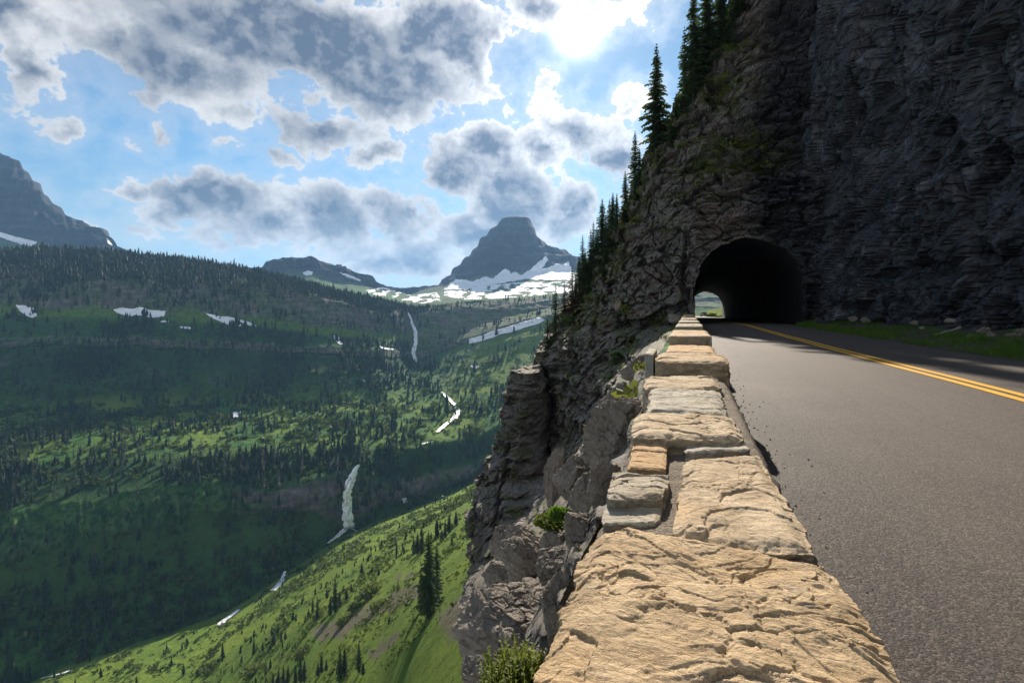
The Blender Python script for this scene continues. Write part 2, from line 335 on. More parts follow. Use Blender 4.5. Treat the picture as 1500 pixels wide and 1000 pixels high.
# ------------------------------------------------------------------ terrain (one height field of the valley, kept by distance along each bearing)
def L(*a): return np.array(a, float).reshape(-1,3)
FE = [ # feature lines from near to far: (bearing px, py, distance)
 L(-420,2300,60, 300,2000,50, 560,1700,40, 600,1580,38, 640,1480,36, 700,1380,35, 760,1400,40, 1180,1400,40),
 L(-420,1500,180, 0,1400,190, 300,1250,200, 450,1080,170, 560,1000,135, 600,955,122, 640,925,112, 700,870,105, 760,900,100, 900,800,100, 1180,640,110),
 L(-420,1300,250, 0,1200,280, 300,1050,310, 450,930,300, 560,870,260, 600,842,250, 650,812,240, 700,775,240, 760,745,260, 900,640,300, 1180,500,320),
 L(-420,1185,330, 0,1030,402, 90,987,428, 200,950,455, 300,918,487, 345,897,505, 415,848,560, 500,790,640, 560,762,700, 600,748,730, 650,728,760, 700,704,800, 735,660,830, 760,650,850, 840,640,900, 950,560,900, 1180,470,800),
 L(-420,1170,350, 0,1020,420, 90,978,446, 200,941,474, 300,908,506, 345,888,524, 415,842,578, 500,786,652, 560,760,712, 600,746,742, 650,727,772, 700,703,812, 735,659,842, 760,648,862, 840,638,912, 950,558,912, 1180,468,812),
 L(-420,920,440, 0,830,500, 100,800,530, 200,780,560, 300,756,600, 400,750,622, 450,750,635, 500,772,662, 520,770,664, 560,742,716, 600,730,746, 650,716,780, 700,698,820, 735,655,848, 760,643,868, 840,634,920, 950,552,925, 1180,466,830),
 L(-420,820,470, 0,755,525, 100,735,555, 200,715,580, 300,705,620, 400,718,634, 450,704,648, 500,688,682, 525,679,690, 560,708,722, 600,697,754, 650,688,790, 700,676,828, 735,645,858, 760,634,880, 840,622,940, 950,540,945, 1180,462,860),
 L(-420,740,560, 0,690,600, 100,680,620, 200,670,645, 300,664,680, 400,664,705, 500,661,740, 560,658,762, 600,655,790, 650,650,820, 700,640,855, 735,620,880, 760,612,910, 840,600,980, 950,522,990, 1180,458,920),
 L(-420,615,800, 0,603,830, 100,600,850, 200,598,870, 300,595,900, 400,590,930, 500,587,970, 560,589,1000, 600,592,1020, 650,588,1040, 700,578,1060, 760,556,1100, 840,540,1150, 1180,455,1100),
 L(-420,560,860, 0,550,885, 100,550,905, 200,548,925, 300,545,955, 400,545,985, 500,546,1030, 560,547,1100, 600,548,1300, 650,540,1280, 700,530,1250, 760,510,1250, 840,490,1300, 1180,450,1250),
 L(-420,510,918, 0,507,943, 100,507,963, 200,510,983, 300,512,1013, 400,515,1045, 500,520,1100, 560,525,1190, 605,528,1450, 650,515,1410, 700,497,1380, 760,477,1380, 840,457,1400, 1180,447,1350),
 L(-420,492,930, 0,490,955, 100,491,975, 200,494,995, 300,498,1025, 400,502,1057, 500,508,1112, 560,512,1205, 605,515,1470, 650,505,1430, 700,489,1400, 760,470,1400, 840,452,1420, 1180,445,1400),
 L(-420,466,972, 0,465,997, 100,465,1017, 200,466,1037, 300,475,1068, 400,482,1102, 500,495,1165, 560,503,1265, 605,498,1490, 650,492,1500, 700,479,1480, 760,466,1480, 840,447,1500, 1180,443,1480),
 L(-420,448,994, 0,448,1019, 100,450,1039, 200,452,1059, 300,458,1091, 400,468,1126, 500,480,1190, 560,490,1295, 605,488,1510, 650,482,1540, 700,472,1540, 760,460,1540, 840,442,1560, 1180,440,1560),
 L(-420,405,1026, 0,412,1051, 100,415,1071, 200,412,1091, 300,418,1124, 400,426,1160, 500,442,1230, 560,456,1340, 605,460,1560, 650,455,1590, 700,452,1600, 760,448,1600, 840,434,1600, 1180,436,1600),
 L(-420,350,1265, 0,366,1290, 60,362,1290, 130,366,1295, 200,372,1310, 300,383,1345, 400,402,1390, 450,414,1420, 500,427,1470, 560,441,1550, 605,450,1620, 650,445,1660, 700,441,1680, 760,437,1700, 840,429,1700, 1180,424,1700),
 L(-420,385,1800, 0,392,1850, 300,405,1850, 400,418,1850, 500,434,1850, 560,440,1850, 605,443,1900, 650,440,1950, 700,437,1950, 760,433,1950, 840,426,1950, 1180,428,1950),
 L(-420,375,2400, 0,380,2400, 150,392,2400, 300,405,2450, 400,410,2450, 500,428,2450, 560,434,2450, 600,437,2500, 650,432,2500, 700,428,2500, 760,425,2500, 840,422,2500, 1180,430,2500),
 L(-420,330,2800, 0,350,2800, 60,360,2800, 120,372,2800, 200,392,2800, 390,404,2700, 450,402,2700, 500,414,2750, 560,428,2900, 600,433,3000, 640,425,3000, 660,418,3000, 700,408,3000, 760,400,3000, 840,398,3000, 1180,430,3000),
 L(-420,240,3100, -200,215,3100, -60,218,3100, -10,228,3100, 15,231,3100, 30,243,3100, 45,262,3100, 60,276,3100, 65,290,3100, 85,305,3100, 110,327,3100, 145,336,3100, 158,345,3100, 170,362,3080, 210,392,3000, 330,405,2900, 385,394,2900, 400,384,2900, 430,380,2900, 458,379,2900, 468,388,2900, 500,396,2920, 535,407,2960, 560,421,3000, 580,429,3100, 610,431,3200, 640,424,3300, 655,413,3400, 668,396,3450, 682,380,3470, 697,366,3480, 706,349,3490, 716,344,3490, 724,334,3500, 736,326,3500, 741,320,3500, 758,317,3500, 773,321,3500, 781,333,3500, 786,347,3500, 793,357,3500, 806,362,3500, 818,369,3490, 832,372,3480, 845,378,3480, 900,400,3450, 1000,428,3400, 1180,430,3400),
 L(-420,440,4600, 600,440,4600, 1180,440,4600),
 L(-420,447,7000, 600,447,7000, 1180,447,7000)]
SUB = [10,22,34,34,4,34,20,24,40,34,24,9,18,9,20,36,10,14,26,46,8,3]
TPX = np.arange(-420, 1181, 2.2); NC = len(TPX)
fy = [np.interp(TPX, f[:,0], f[:,1]) for f in FE]; fd = [np.interp(TPX, f[:,0], f[:,2]) for f in FE]
def blur(a, w):
    k = np.hanning(2*w+3)[1:-1]; k /= k.sum()
    return np.convolve(np.pad(a, w+0, mode='edge'), k, mode='valid')
for i in range(len(FE)):
    w = 2 if i == 19 else 9
    if i == 19: fy[i] = fy[i]+1.7*fbm(TPX/9,3.,1.,4,.6)
    fd[i] = blur(fd[i], 14)[:NC]; fy[i] = blur(fy[i], 1 if i == 19 else (4 if i in (15,) else 7))[:NC]
for i in (5,6,9,10,11,13,14):
    jit = fbm(TPX/55, i*.37+(0 if i not in (10,11,13,14) else 0), 1.1, 4, .6)*(9 if i in (13,14) else 6 if i != 9 else 4)
    wgt = sstep(-420,-300,TPX)*(1-.6*sstep(560,640,TPX)); fy[i] = fy[i]+jit*wgt*(1 if i not in (5,6) else 1-np.exp(-((TPX-515)/25)**2))
Ds, Ys, Ks = [], [], []
for k in range(len(FE)-1):
    n = SUB[k]
    for q in range(n):
        t = q/n
        Ds.append(fd[k]*(1-t)+fd[k+1]*t)
        z0 = (fy[k]-HOR)*fd[k]; z1 = (fy[k+1]-HOR)*fd[k+1]
        Ys.append(HOR+(z0*(1-t)+z1*t)/Ds[-1]); Ks.append(k+t)
TD = np.array(Ds); TY = np.array(Ys); TK = np.array(Ks); NR = len(TK)
TP = W(TPX[None,:], TY, TD)
x, y = TP[...,0], TP[...,1]
K2 = np.broadcast_to(TK[:,None], TP.shape[:2]); PX2 = np.broadcast_to(TPX[None,:], TP.shape[:2])
near = sstep(4.2, 5.2, K2)
amp = np.where(K2 < 4.2, 3.0, 7.0)*sstep(40, 200, TD)
amp = np.where(np.abs(K2-3.5) < 1.0, amp*.25, amp)
far = sstep(15.6, 17.5, K2)*(1-sstep(19.6,20,K2))
dz = amp*fbm(x/90, y/90, .3, 6, .55)
peak = sstep(17.6, 18.4, K2)*(1-sstep(19.3,20,K2))
dz += peak*(52*(fbm(x/230, y/230, 5.1, 7, .6, True)-.2))*(1-.72*np.exp(-((K2-19)/.12)**2))
# gullies and fluting on the steep bands, cut along the line of sight
def band(a, b, s=.35): return sstep(a-s, a+s, K2)*(1-sstep(b-s, b+s, K2))
cl = np.maximum.reduce([band(5.1,5.9), band(10.05,10.95,.2), band(13,14.3), band(9.2,10,.3)*.4, band(11.3,13,.3)*sstep(540,620,PX2)*.8])
ang = PX2*TD/FPX
fl = fbm(ang/26, TP[...,2]/60, K2*.4, 5, .6, True)
dD = -cl*fl*16 + band(13.6,15,.4)*fbm(ang/120, K2*1.5, 2., 4)*30 + band(7.4,9.5,.6)*fbm(ang/150,K2*1.2,7.,4)*30
dD += band(18.2,19.4,.3)*fbm(ang/90, K2*4, 1., 4, .6, True)*-60*(1-np.exp(-((K2-19)/.12)**2))
TP[...,2] += dz
zt = TP[...,2].copy()
TD = TD+dD
TP = W(PX2, HOR, TD); TP[...,2] = zt
# cliff stepping on the peaks
zs = TP[...,2]; st = terrace(zs/70+.25*fbm(x/300,y/300,1.,3), 1, 2.2)*70
TP[...,2] = np.where(peak>0, zs*(1-.5*peak)+.5*peak*(st-.0), zs)
TY = HOR+(CAMZ-TP[...,2])/TD*FPX
def hit(px, py, after=0):
    """distance and row at which a ray of the given bearing and slope meets the height field"""
    j = np.clip((px-TPX[0])/(TPX[1]-TPX[0]), 0, NC-1.001); j0 = int(j); f = j-j0
    col = TY[:,j0]*(1-f)+TY[:,j0+1]*f; cd = TD[:,j0]*(1-f)+TD[:,j0+1]*f
    r0 = int(np.searchsorted(TK, after))
    m = np.nonzero(col[r0:] <= py)[0]
    if len(m) == 0: return None
    i = m[0]+r0
    if i == r0: return float(cd[i]), TK[i]
    a, b = col[i-1], col[i]; t = 0 if a == b else (a-py)/(a-b)
    return float(cd[i-1]+(cd[i]-cd[i-1])*np.clip(t,0,1)), float(TK[i])
def inpoly(px, py, poly):
    px, py = np.asarray(px,float), np.asarray(py,float); c = np.zeros(px.shape, bool); n = len(poly)
    for i in range(n):
        (x1,y1),(x2,y2) = poly[i], poly[(i+1)%n]
        if y1 == y2: continue
        c ^= ((y1>py)!=(y2>py)) & (px < (x2-x1)*(py-y1)/(y2-y1)+x1)
    return c
for_ = 0
# ground cover carried by the terrain points
rockm = np.maximum.reduce([band(5.1,5.95,.15)*.9, band(10.05,10.95,.1)*.8, band(12.9,14.2,.25)*.85, band(13.4,15,.2)*.35*sstep(.0,.3,fbm(x/120,y/120,3.,4)),
                           band(11.0,15,.3)*sstep(560,640,PX2)*.75, band(15.2,18,.2)*.5*sstep(560,620,PX2)])
rockm = np.maximum(rockm, .55*band(8.3,10,.3)*sstep(.1,.4,fbm(x/70,y/70,9.,4)))
rockm = rockm*(.5+.5*sstep(-.25,.25,fbm(ang/60, K2*2.2, 4.4, 5, .6)))*np.where((K2>4.8)&(K2<6.3), .35+.75*sstep(320,380,PX2), 1.)
alp = np.maximum(sstep(17.7,18.1,K2), sstep(15.3,15.6,K2)*sstep(.1,.3,fbm(x/200,y/60,2.,4))*.9)
bri = np.zeros(TD.shape)
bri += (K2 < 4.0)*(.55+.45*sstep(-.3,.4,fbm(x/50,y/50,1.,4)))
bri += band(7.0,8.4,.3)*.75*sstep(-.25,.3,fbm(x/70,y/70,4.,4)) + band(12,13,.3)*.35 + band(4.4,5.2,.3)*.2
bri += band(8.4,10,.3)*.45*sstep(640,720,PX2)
soil = np.zeros(TD.shape)
n_ = fbm(x/14, y/14, 2., 4)*7
for poly in ([(455,925),(500,905),(540,888),(575,868),(612,852),(618,872),(575,895),(535,912),(500,930),(470,940)], [(535,958),(580,925),(592,930),(550,965)], [(575,848),(605,836),(612,842),(585,852)],
             [(640,905),(690,860),(700,930),(660,940)]):
    soil = np.maximum(soil, inpoly(PX2+n_, TY+n_*.6, poly)*(K2<4)*.95)
forest = np.clip(band(14,15.2,.2)+band(6,7,.2)*.8+band(9,10,.3)*.8+band(11,12,.3)*.5+band(8.2,9,.3)*.5+band(4.3,5.2,.3)*.5, 0, 1)*(1-sstep(560,640,PX2)*sstep(7.5,8.5,K2)*.8)
fk = grid_faces(NR, NC)
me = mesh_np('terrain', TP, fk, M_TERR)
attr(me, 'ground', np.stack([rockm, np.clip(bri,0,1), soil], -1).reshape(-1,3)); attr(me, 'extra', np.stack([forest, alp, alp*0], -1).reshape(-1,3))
link('terrain', me, kind='structure')
def lift(px, py, D, up=.0, nearer=.004):
    p = W(px, py, D*(1-nearer)); p[...,2] += up; return p
# ------------------------------------------------------------------ snow
def snow(name, polys, label, streak=0, thr=0., step=.8, after=4.5, edge=1.5):
    V, F, idx = [], [], {}
    for poly in polys:
        P = np.array(poly, float); x0, y0 = P.min(0)-2; x1, y1 = P.max(0)+2
        gx = np.arange(x0, x1, step); gy = np.arange(y0, y1, step*.6)
        XX, YY = np.meshgrid(gx, gy)
        jx = edge*fbm(XX/7, YY/4, 3.3, 4, .6); jy = edge*.7*fbm(XX/7, YY/4, 8.3, 4, .6)
        ins = inpoly(XX+jx, YY+jy, poly)
        if streak: ins &= fbm(XX/(17*streak), YY/4.5+XX/60, 1.7, 5, .62) > thr
        base = len(V); loc = -np.ones(XX.shape, int)
        near_ = np.zeros(XX.shape)
        for a in range(XX.shape[0]):
            for b in range(XX.shape[1]):
                if ins[a,b]:
                    h = hit(XX[a,b], YY[a,b], after)
                    if h is None or h[0] > 3900: continue
                    loc[a,b] = len(V); near_[a,b] = h[0]; V.append(lift(XX[a,b], YY[a,b], h[0], .0, .0035))
        q = np.stack([loc[:-1,:-1], loc[1:,:-1], loc[1:,1:], loc[:-1,1:]], -1).reshape(-1,4)
        nn = np.stack([near_[:-1,:-1], near_[1:,:-1], near_[1:,1:], near_[:-1,1:]], -1).reshape(-1,4)
        ok = (q >= 0).all(1); ok &= (nn.max(1)-nn.min(1)) < np.where(nn.max(1) > 2000, 260, 90)
        F += q[ok].tolist()
    if not F: return
    V, F, _ = compact(np.array(V), np.array(F)); 
    link('snow_patch', mesh_np('snow_patch', V, F, M_SNOW), label=label, cat='snow', group='old snow lying on the mountainsides')
snow('s', [[(22,446),(36,447),(50,451),(55,463),(48,466),(38,463),(28,455)]], 'small rounded snow patch farthest left on the wooded hill, below its cliff band')
snow('s', [[(165,453),(178,450),(195,452),(205,449),(222,454),(243,455),(242,463),(222,466),(205,462),(190,463),(172,459)]], 'wide flat snow patch under the cliff band in the middle of the wooded hill')
snow('s', [[(299,458),(318,462),(338,464),(352,468),(368,472),(377,477),(372,479),(352,472),(354,478),(343,480),(325,472),(308,465)]], 'long slanting snow patch that forks at its right end below the wooded hill crest')
snow('s', [[(233,469),(247,469),(248,472),(236,472)]], 'scrap of snow just under the right end of the wide flat snow patch', edge=.6)
snow('s', [[(262,477.5),(280,478.5),(280,482),(265,481)]], 'thin scrap of snow right of and below the wide flat snow patch', edge=.6)
snow('s', [[(488,490),(497,493),(505,504),(498,505),(490,498)]], 'small wedge of snow in a gully right of the wooded hill')
snow('s', [[(550,504),(562,508),(577,511),(576,513),(560,511)]], 'thin strip of snow left of the far waterfall')
snow('s', [[(686,496),(705,491),(722,484),(745,478),(765,471),(790,464),(800,468),(790,474),(768,480),(748,487),(735,489),(722,495),(700,501),(687,504)]], 'long rising band of snow on the slope below the pointed peak')
snow('s', [[(688,535),(703,535),(698,540),(690,538)]], 'small snow scrap below the long rising snow band')
snow('s', [[(340,603),(354,602),(352,606),(351,614),(345,615),(341,610)]], 'small white snow patch alone on the green bench')
snow('s', [[(588,729),(596,728),(598,735),(591,737)]], 'tiny snow scrap in the dark hollow right of the near waterfall')
snow('s', [[(528,554),(534,556),(536,560),(530,559)]], 'left one of two specks of snow on the dark slope under the far waterfall', edge=.6)
snow('s', [[(562,552),(566,552),(566,556),(562,556)]], 'right one of two specks of snow on the dark slope under the far waterfall', edge=.6)
snow('s', [[(-8,338),(8,342),(30,348),(55,354),(50,362),(30,358),(0,348),(-8,345)]], 'snowfield at the foot of the dark mountain at the left edge', after=16)
snow('s', [[(650,424),(668,408),(695,411),(712,404),(722,408),(734,397),(742,392),(749,400),(756,398),(764,403),(775,395),(783,389),(792,381),(800,374),(803,380),(795,393),(805,391),(815,386),(822,388),(832,382),(840,395),(842,410),(800,411),(770,409),(740,414),(700,420),(675,424)]], 'solid ragged snow apron against the foot of the pointed peak', 0, 0, .7, 15.5, 3.5)
snow('s', [[(650,426),(700,418),(770,413),(842,412),(842,428),(800,436),(740,440),(690,440),(650,434)]], 'streaky lower snowfield in front of the pointed peak', 1.0, -.12, .7, 15.5)
snow('s', [[(535,425),(560,420),(600,432),(640,428),(650,440),(610,446),(580,442),(550,436)]], 'broken snow on the pass between the two far peaks', 1.1, .0, .7, 15.5)
snow('s', [[(442,399),(452,396),(459,398),(457,403),(447,404)]], 'small snow patch below the summit of the flat topped far ridge', after=16, edge=1)
snow('s', [[(495,398),(512,402),(530,410),(527,412),(505,405)]], 'slanting streak of snow on the right shoulder of the flat topped far ridge', after=16, edge=1)
snow('s', [[(155,347),(160,352),(166,360),(158,357)]], 'thin snow gully near the foot of the dark mountain at the left', after=16, edge=.6)
# ------------------------------------------------------------------ running water laid on the ground
def stream(name, pts, label, wpx, after=0., kind=None, seed=0., gaps=0., bulge=.0):
    P = np.array(pts, float); seg = np.r_[0, np.cumsum(np.hypot(*(P[1:]-P[:-1]).T))]
    n = max(8, int(seg[-1]/1.0)); t = np.linspace(0, seg[-1], n)
    cx, cy = np.interp(t, seg, P[:,0]), np.interp(t, seg, P[:,1])
    w = np.interp(t, seg, P[:,2])*wpx if P.shape[1] > 2 else np.full(n, wpx)
    cx = cx+.9*fbm(t/6, seed, .5, 3); w = w*(1+.45*fbm(t/4, seed+3, .5, 3))
    V, F = [], []; m = 22; prev = None
    for i in range(n):
        row = []
        for k in range(m+1):
            px = cx[i]+w[i]*(k/m-.5)*(1+.15*random.uniform(-1,1)); h = hit(px, cy[i], after)
            D = h[0] if h else 600
            row.append(D)
        D0 = float(np.median(row)); D0 = D0 if prev is None else min(max(D0, prev-30), prev+60); prev = D0
        for k in range(m+1):
            px = cx[i]+w[i]*(k/m-.5); D = min(row[k], D0+6)
            V.append(lift(px, cy[i]+random.uniform(-.2,.2), D-bulge*math.sin(math.pi*k/m), .0, .006))
    F = grid_faces(n, m+1)
    if gaps:
        c = np.array(V).reshape(n, m+1, 3)[:-1,:-1]; u = fbm(np.arange(n-1)[:,None]/18, np.arange(m)[None,:]/2.2, seed, 4, .8)
        F = F[(u > gaps).ravel()]
    V, F, _ = compact(np.array(V), F)
    return link(name, mesh_np(name, V, F, M_WATER), label=label, cat='waterfall' if name=='waterfall' else 'stream', kind=kind)
stream('waterfall', [(526,679,.35),(520,688,.6),(513,705,.85),(509,722,.9),(508,740,1.),(510,760,1.),(511,772,1.2)], 'tall white waterfall dropping over the dark cliff in the middle of the valley', 15, 4.5, seed=1., bulge=3., gaps=-.22)
stream('stream', [(511,771,1.6),(503,777,1.),(494,785,.8),(480,795,.5)], 'braided white stream running from the foot of the near waterfall', 8, 3.6, seed=2., gaps=-.1)
stream('stream', [(513,772,1.),(520,776,.8),(526,780,.4)], 'short side trickle at the foot of the near waterfall', 5, 3.6, seed=2.4, gaps=-.1)
stream('waterfall', [(597,453,.35),(603,470,.7),(609,486,1.),(609,503,1.2),(605,516,1.2),(609,530,.9)], 'thin far waterfall falling from the snowy pass', 5, 9.5, seed=3., gaps=-.2)
stream('stream', [(648,574,.7),(656,582,1.),(666,592,1.),(671,602,1.3),(665,613,1.4),(652,622,1.2),(641,632,.8)], 'bright white stream winding across the sunlit green bench', 6, 6.5, seed=4., gaps=-.45)
stream('stream', [(418,836,.5),(414,848,1.),(408,856,1.),(400,864,1.3)], 'white stream pouring down the valley floor above the bend', 7, 2.5, seed=5.)
stream('stream', [(350,892,.7),(341,899,1.),(330,907,1.2),(320,915,1.)], 'white stream at the foot of the sunlit slope below the bend', 7, 2.5, seed=6.)
stream('stream', [(618,650,1.),(628,647,1.),(634,646,.6)], 'short glint of stream between the bench trees', 4, 6.2, seed=7.)
stream('stream', [(104,981,1.),(85,987,1.),(60,993,.7)], 'pale stream at the valley bottom in the lower left corner', 6, 2.5, seed=8.)
# ------------------------------------------------------------------ conifers
def fir(seed, whorls=34, r0=.17, sparse=0., flat=.35, sprays=7, crown0=.08):
    """height 1; returns crown mesh data and trunk mesh data"""
    rd = random.Random(seed); V, F = [], []
    def tri(a, b, c): 
        i = len(V); V.extend((a,b,c)); F.append((i,i+1,i+2))
    for w in range(whorls):
        f = w/(whorls-1); zc = crown0+(1-crown0)*(f**.92)
        rad = r0*(1-f)**.8*(.75+.4*rd.random())+.008
        if f < .12: rad *= .55+3*f
        nb = rd.randint(6, 9) if f < .85 else 4
        a0 = rd.random()*6.28
        for b in range(nb):
            if rd.random() < sparse: continue
            a = a0+6.283*b/nb+rd.uniform(-.25,.25); r = rad*rd.uniform(.55,1.12); dz = -r*rd.uniform(.15,.6)
            ca, sa = math.cos(a), math.sin(a)
            for q in range(sprays):
                u0 = max(0, q/sprays-.06); u1 = (q+1.35)/sprays
                wd = r*.26*(1-.55*u0)*rd.uniform(.6,1.3)+.003
                zz0 = zc+dz*u0**1.3+.15*r*u0; zz1 = zc+dz*u1**1.3+.15*r*u1-rd.uniform(0,.012)
                for sgn in (-1,1):
                    p0 = (ca*r*u0, sa*r*u0, zz0+.004)
                    pt = (ca*r*u1-sgn*sa*wd*.25, sa*r*u1+sgn*ca*wd*.25, zz1)
                    um = (u0+u1)*.5
                    ps = (ca*r*um-sgn*sa*wd, sa*r*um+sgn*ca*wd, (zz0+zz1)*.5-wd*rd.uniform(.1,.9)-flat*.01)
                    tri(p0, ps, pt) if sgn < 0 else tri(p0, pt, ps)
    Vt, Ft = [], []; n = 6; hs = [0,.25,.5,.75,.97]
    for i, h in enumerate(hs):
        rr = .014*(1-h)+.0015
        for k in range(n): Vt.append((rr*math.cos(6.283*k/n)+.004*math.sin(5*h+seed), rr*math.sin(6.283*k/n)+.004*math.cos(4*h+seed), h-.02*(i==0)))
    for i in range(len(hs)-1):
        for k in range(n): Ft.append((i*n+k, i*n+(k+1)%n, (i+1)*n+(k+1)%n, (i+1)*n+k))
    return V, F, Vt, Ft
PROTO = []
for sd, kw in ((1,{}),(2,dict(sparse=.16,r0=.145)),(3,dict(r0=.12,whorls=38)),(4,dict(r0=.1,whorls=30,sparse=.1)),(5,dict(sparse=.3,r0=.13,whorls=30))):
    V, F, Vt, Ft = fir(sd, **kw)
    PROTO.append((mesh_np('crown', V, F, M_FIR, False), mesh_np('trunk', Vt, Ft, M_BARK)))
redcrown = PROTO[3][0].copy(); redcrown.materials.clear(); redcrown.materials.append(M_RED)
SMALL = []
for sd in range(3):
    V, F, Vt, Ft = fir(20+sd, whorls=13, r0=.19-.03*sd, sprays=3, sparse=.05, crown0=.03)
    SMALL.append(mesh_np('crown', V, F, M_FAR, False))
SMALL_T = mesh_np('trunk', Vt, Ft, M_BARK)
def tree(kind, loc, h, label, group, rz=None, wide=1., crown=None, name='fir_tree', lean=0):
    o = link(name, None, label=label, cat='tree', group=group, loc=loc, rz=rz if rz is not None else random.uniform(0,6.28), sc=(h*wide,h*wide,h))
    o.rotation_euler[0] = lean
    link('crown', crown or PROTO[kind][0], o); link('trunk', PROTO[kind][1], o)
    return o
# ------------------------------------------------------------------ the forest on the valley sides
cand = []
dens = {4:.8,5:.45,6:1.5,7:.35,8:.75,9:1.15,10:.35,11:.9,12:.2,13:.35,14:1.5}
area = np.zeros((NR-1, NC-1))
e1 = TP[1:,:-1]-TP[:-1,:-1]; e2 = TP[:-1,1:]-TP[:-1,:-1]
area = np.linalg.norm(np.cross(e1, e2), axis=-1)
kk = np.floor(K2[:-1,:-1]).astype(int); dd = np.vectorize(lambda q: dens.get(q, 0.))(kk)
pxc = PX2[:-1,:-1]; dd = dd*((pxc > -90) & (pxc < 880))
cl_n = fbm(x[:-1,:-1]/110, y[:-1,:-1]/110, 6., 4, .6)
dd = dd*np.where(kk == 14, sstep(-.55,.0,cl_n), sstep(-.12,.28,cl_n)+.10)
dd = dd*(1-.9*sstep(590,660,pxc)*(kk >= 8))
dd = dd*np.where(kk==14, np.where(K2[:-1,:-1]>14.55, 1.4, .9), 1.)
pr = (area*dd).ravel(); pr /= pr.sum()
NT = 21000
ci = rng.choice(len(pr), NT, p=pr); ri, cj = ci//(NC-1), ci % (NC-1)
fu, fv = rng.random(NT), rng.random(NT)
tp = TP[ri,cj]+(TP[ri+1,cj]-TP[ri,cj])*fu[:,None]+(TP[ri,cj+1]-TP[ri,cj])*fv[:,None]
td = TD[ri,cj]; th = rng.gamma(4.2, 2.5, NT)*np.where(kk[ri,cj]==14, .72, 1.)*np.clip(.75+.5*rng.random(NT),.5,1.4)
# line of trees right on the wooded crest
ccol = np.nonzero((TPX > -60) & (TPX < 575))[0]; r15 = int(np.argmin(np.abs(TK-15)))
for q in range(620):
    j = rng.choice(ccol); r = r15-rng.integers(0, 3); p = TP[r,j]+(TP[r,j+1]-TP[r,j])*rng.random()
    tp = np.vstack([tp, p]); td = np.r_[td, TD[r,j]]; th = np.r_[th, rng.gamma(5,1.5)]
# nearer shrubby conifers on the sunlit slope
sel = (K2[:-1,:-1] < 3.9) & (K2[:-1,:-1] > .9) & (pxc > -60) & (pxc < 700) & (TY[:-1,:-1] < 1040)
pr = (area*sel*(sstep(.05,.3,fbm(x[:-1,:-1]/45,y[:-1,:-1]/45,1.5,3))+.03)).ravel(); pr /= pr.sum()
ci = rng.choice(len(pr), 260, p=pr); ri, cj = ci//(NC-1), ci % (NC-1)
tp = np.vstack([tp, TP[ri,cj]]); td = np.r_[td, TD[ri,cj]]; th = np.r_[th, rng.gamma(8, .55, 260)]
size = th/td
vis = (size*FPX > 0)
order = np.argsort(-size)
nind = 225; cnt = 0
from_stuff = np.ones(len(td), bool)
for i in order:
    if cnt >= nind: break
    q = tp[i]; X = q[0]*CT+q[1]*ST; D = -q[0]*ST+q[1]*CT
    px = 750+X/D*FPX; py = HOR+(CAMZ-q[2])/D*FPX
    if not (5 < px < 640 and py < 990): continue
    if py > 700 and px > 690-(py-720)*.25: continue
    hh = hit(px, py-1.0, 0)
    if hh is None or abs(hh[0]-D) > 25: continue
    from_stuff[i] = False; cnt += 1
    onslope = td[i] < 800 and (py-715) > -(px-690)*.52
    o = link('fir_tree', None, label='small dark fir scattered on the sunlit green slope' if onslope else 'small dark fir in the shaded woods across the valley', cat='tree',
             group='small firs on the sunlit slope' if onslope else 'firs across the valley', loc=q-np.array((0,0,.2)), rz=random.uniform(0,6.28), sc=(th[i]*1.15,th[i]*1.15,th[i]))
    link('crown', SMALL[i % 3], o); link('trunk', SMALL_T, o)
idx = np.nonzero(from_stuff)[0]
def cone_forest(idx):
    n = len(idx); sides = 5; tiers = [(.05,.55,.17),(.32,.78,.125),(.58,1.,.085)]
    Vs, Fs = [], []; base = 0
    rot = rng.random(n)*6.28; hh = th[idx]; pp = tp[idx]
    for (z0, z1, r) in tiers:
        a = rot[:,None]+np.arange(sides)[None,:]*2*math.pi/sides+rng.normal(0,.2,(n,sides))
        rr = r*hh[:,None]*(.7+.6*rng.random((n,sides)))*1.15
        zz = z0*hh[:,None]+rng.normal(0,.04,(n,sides))*hh[:,None]
        ring = np.stack([pp[:,0:1]+rr*np.cos(a), pp[:,1:2]+rr*np.sin(a), pp[:,2:3]+zz-.3], -1)
        top = pp+np.stack([rng.normal(0,.02,n)*hh, rng.normal(0,.02,n)*hh, z1*hh], -1)
        Vs.append(np.concatenate([ring, top[:,None,:]], 1).reshape(-1,3))
        b = base+np.arange(n)[:,None]*(sides+1)
        k = np.arange(sides)
        Fs.append(np.stack([b+k, b+(k+1)%sides, b+sides+0*k], -1).reshape(-1,3)); base += n*(sides+1)
    return np.vstack(Vs), np.vstack(Fs)
V, F = cone_forest(idx)
link('far_forest', mesh_np('far_forest', V, F, M_FAR, False), kind='stuff', label='dark conifer woods covering the far side of the valley', cat='forest')
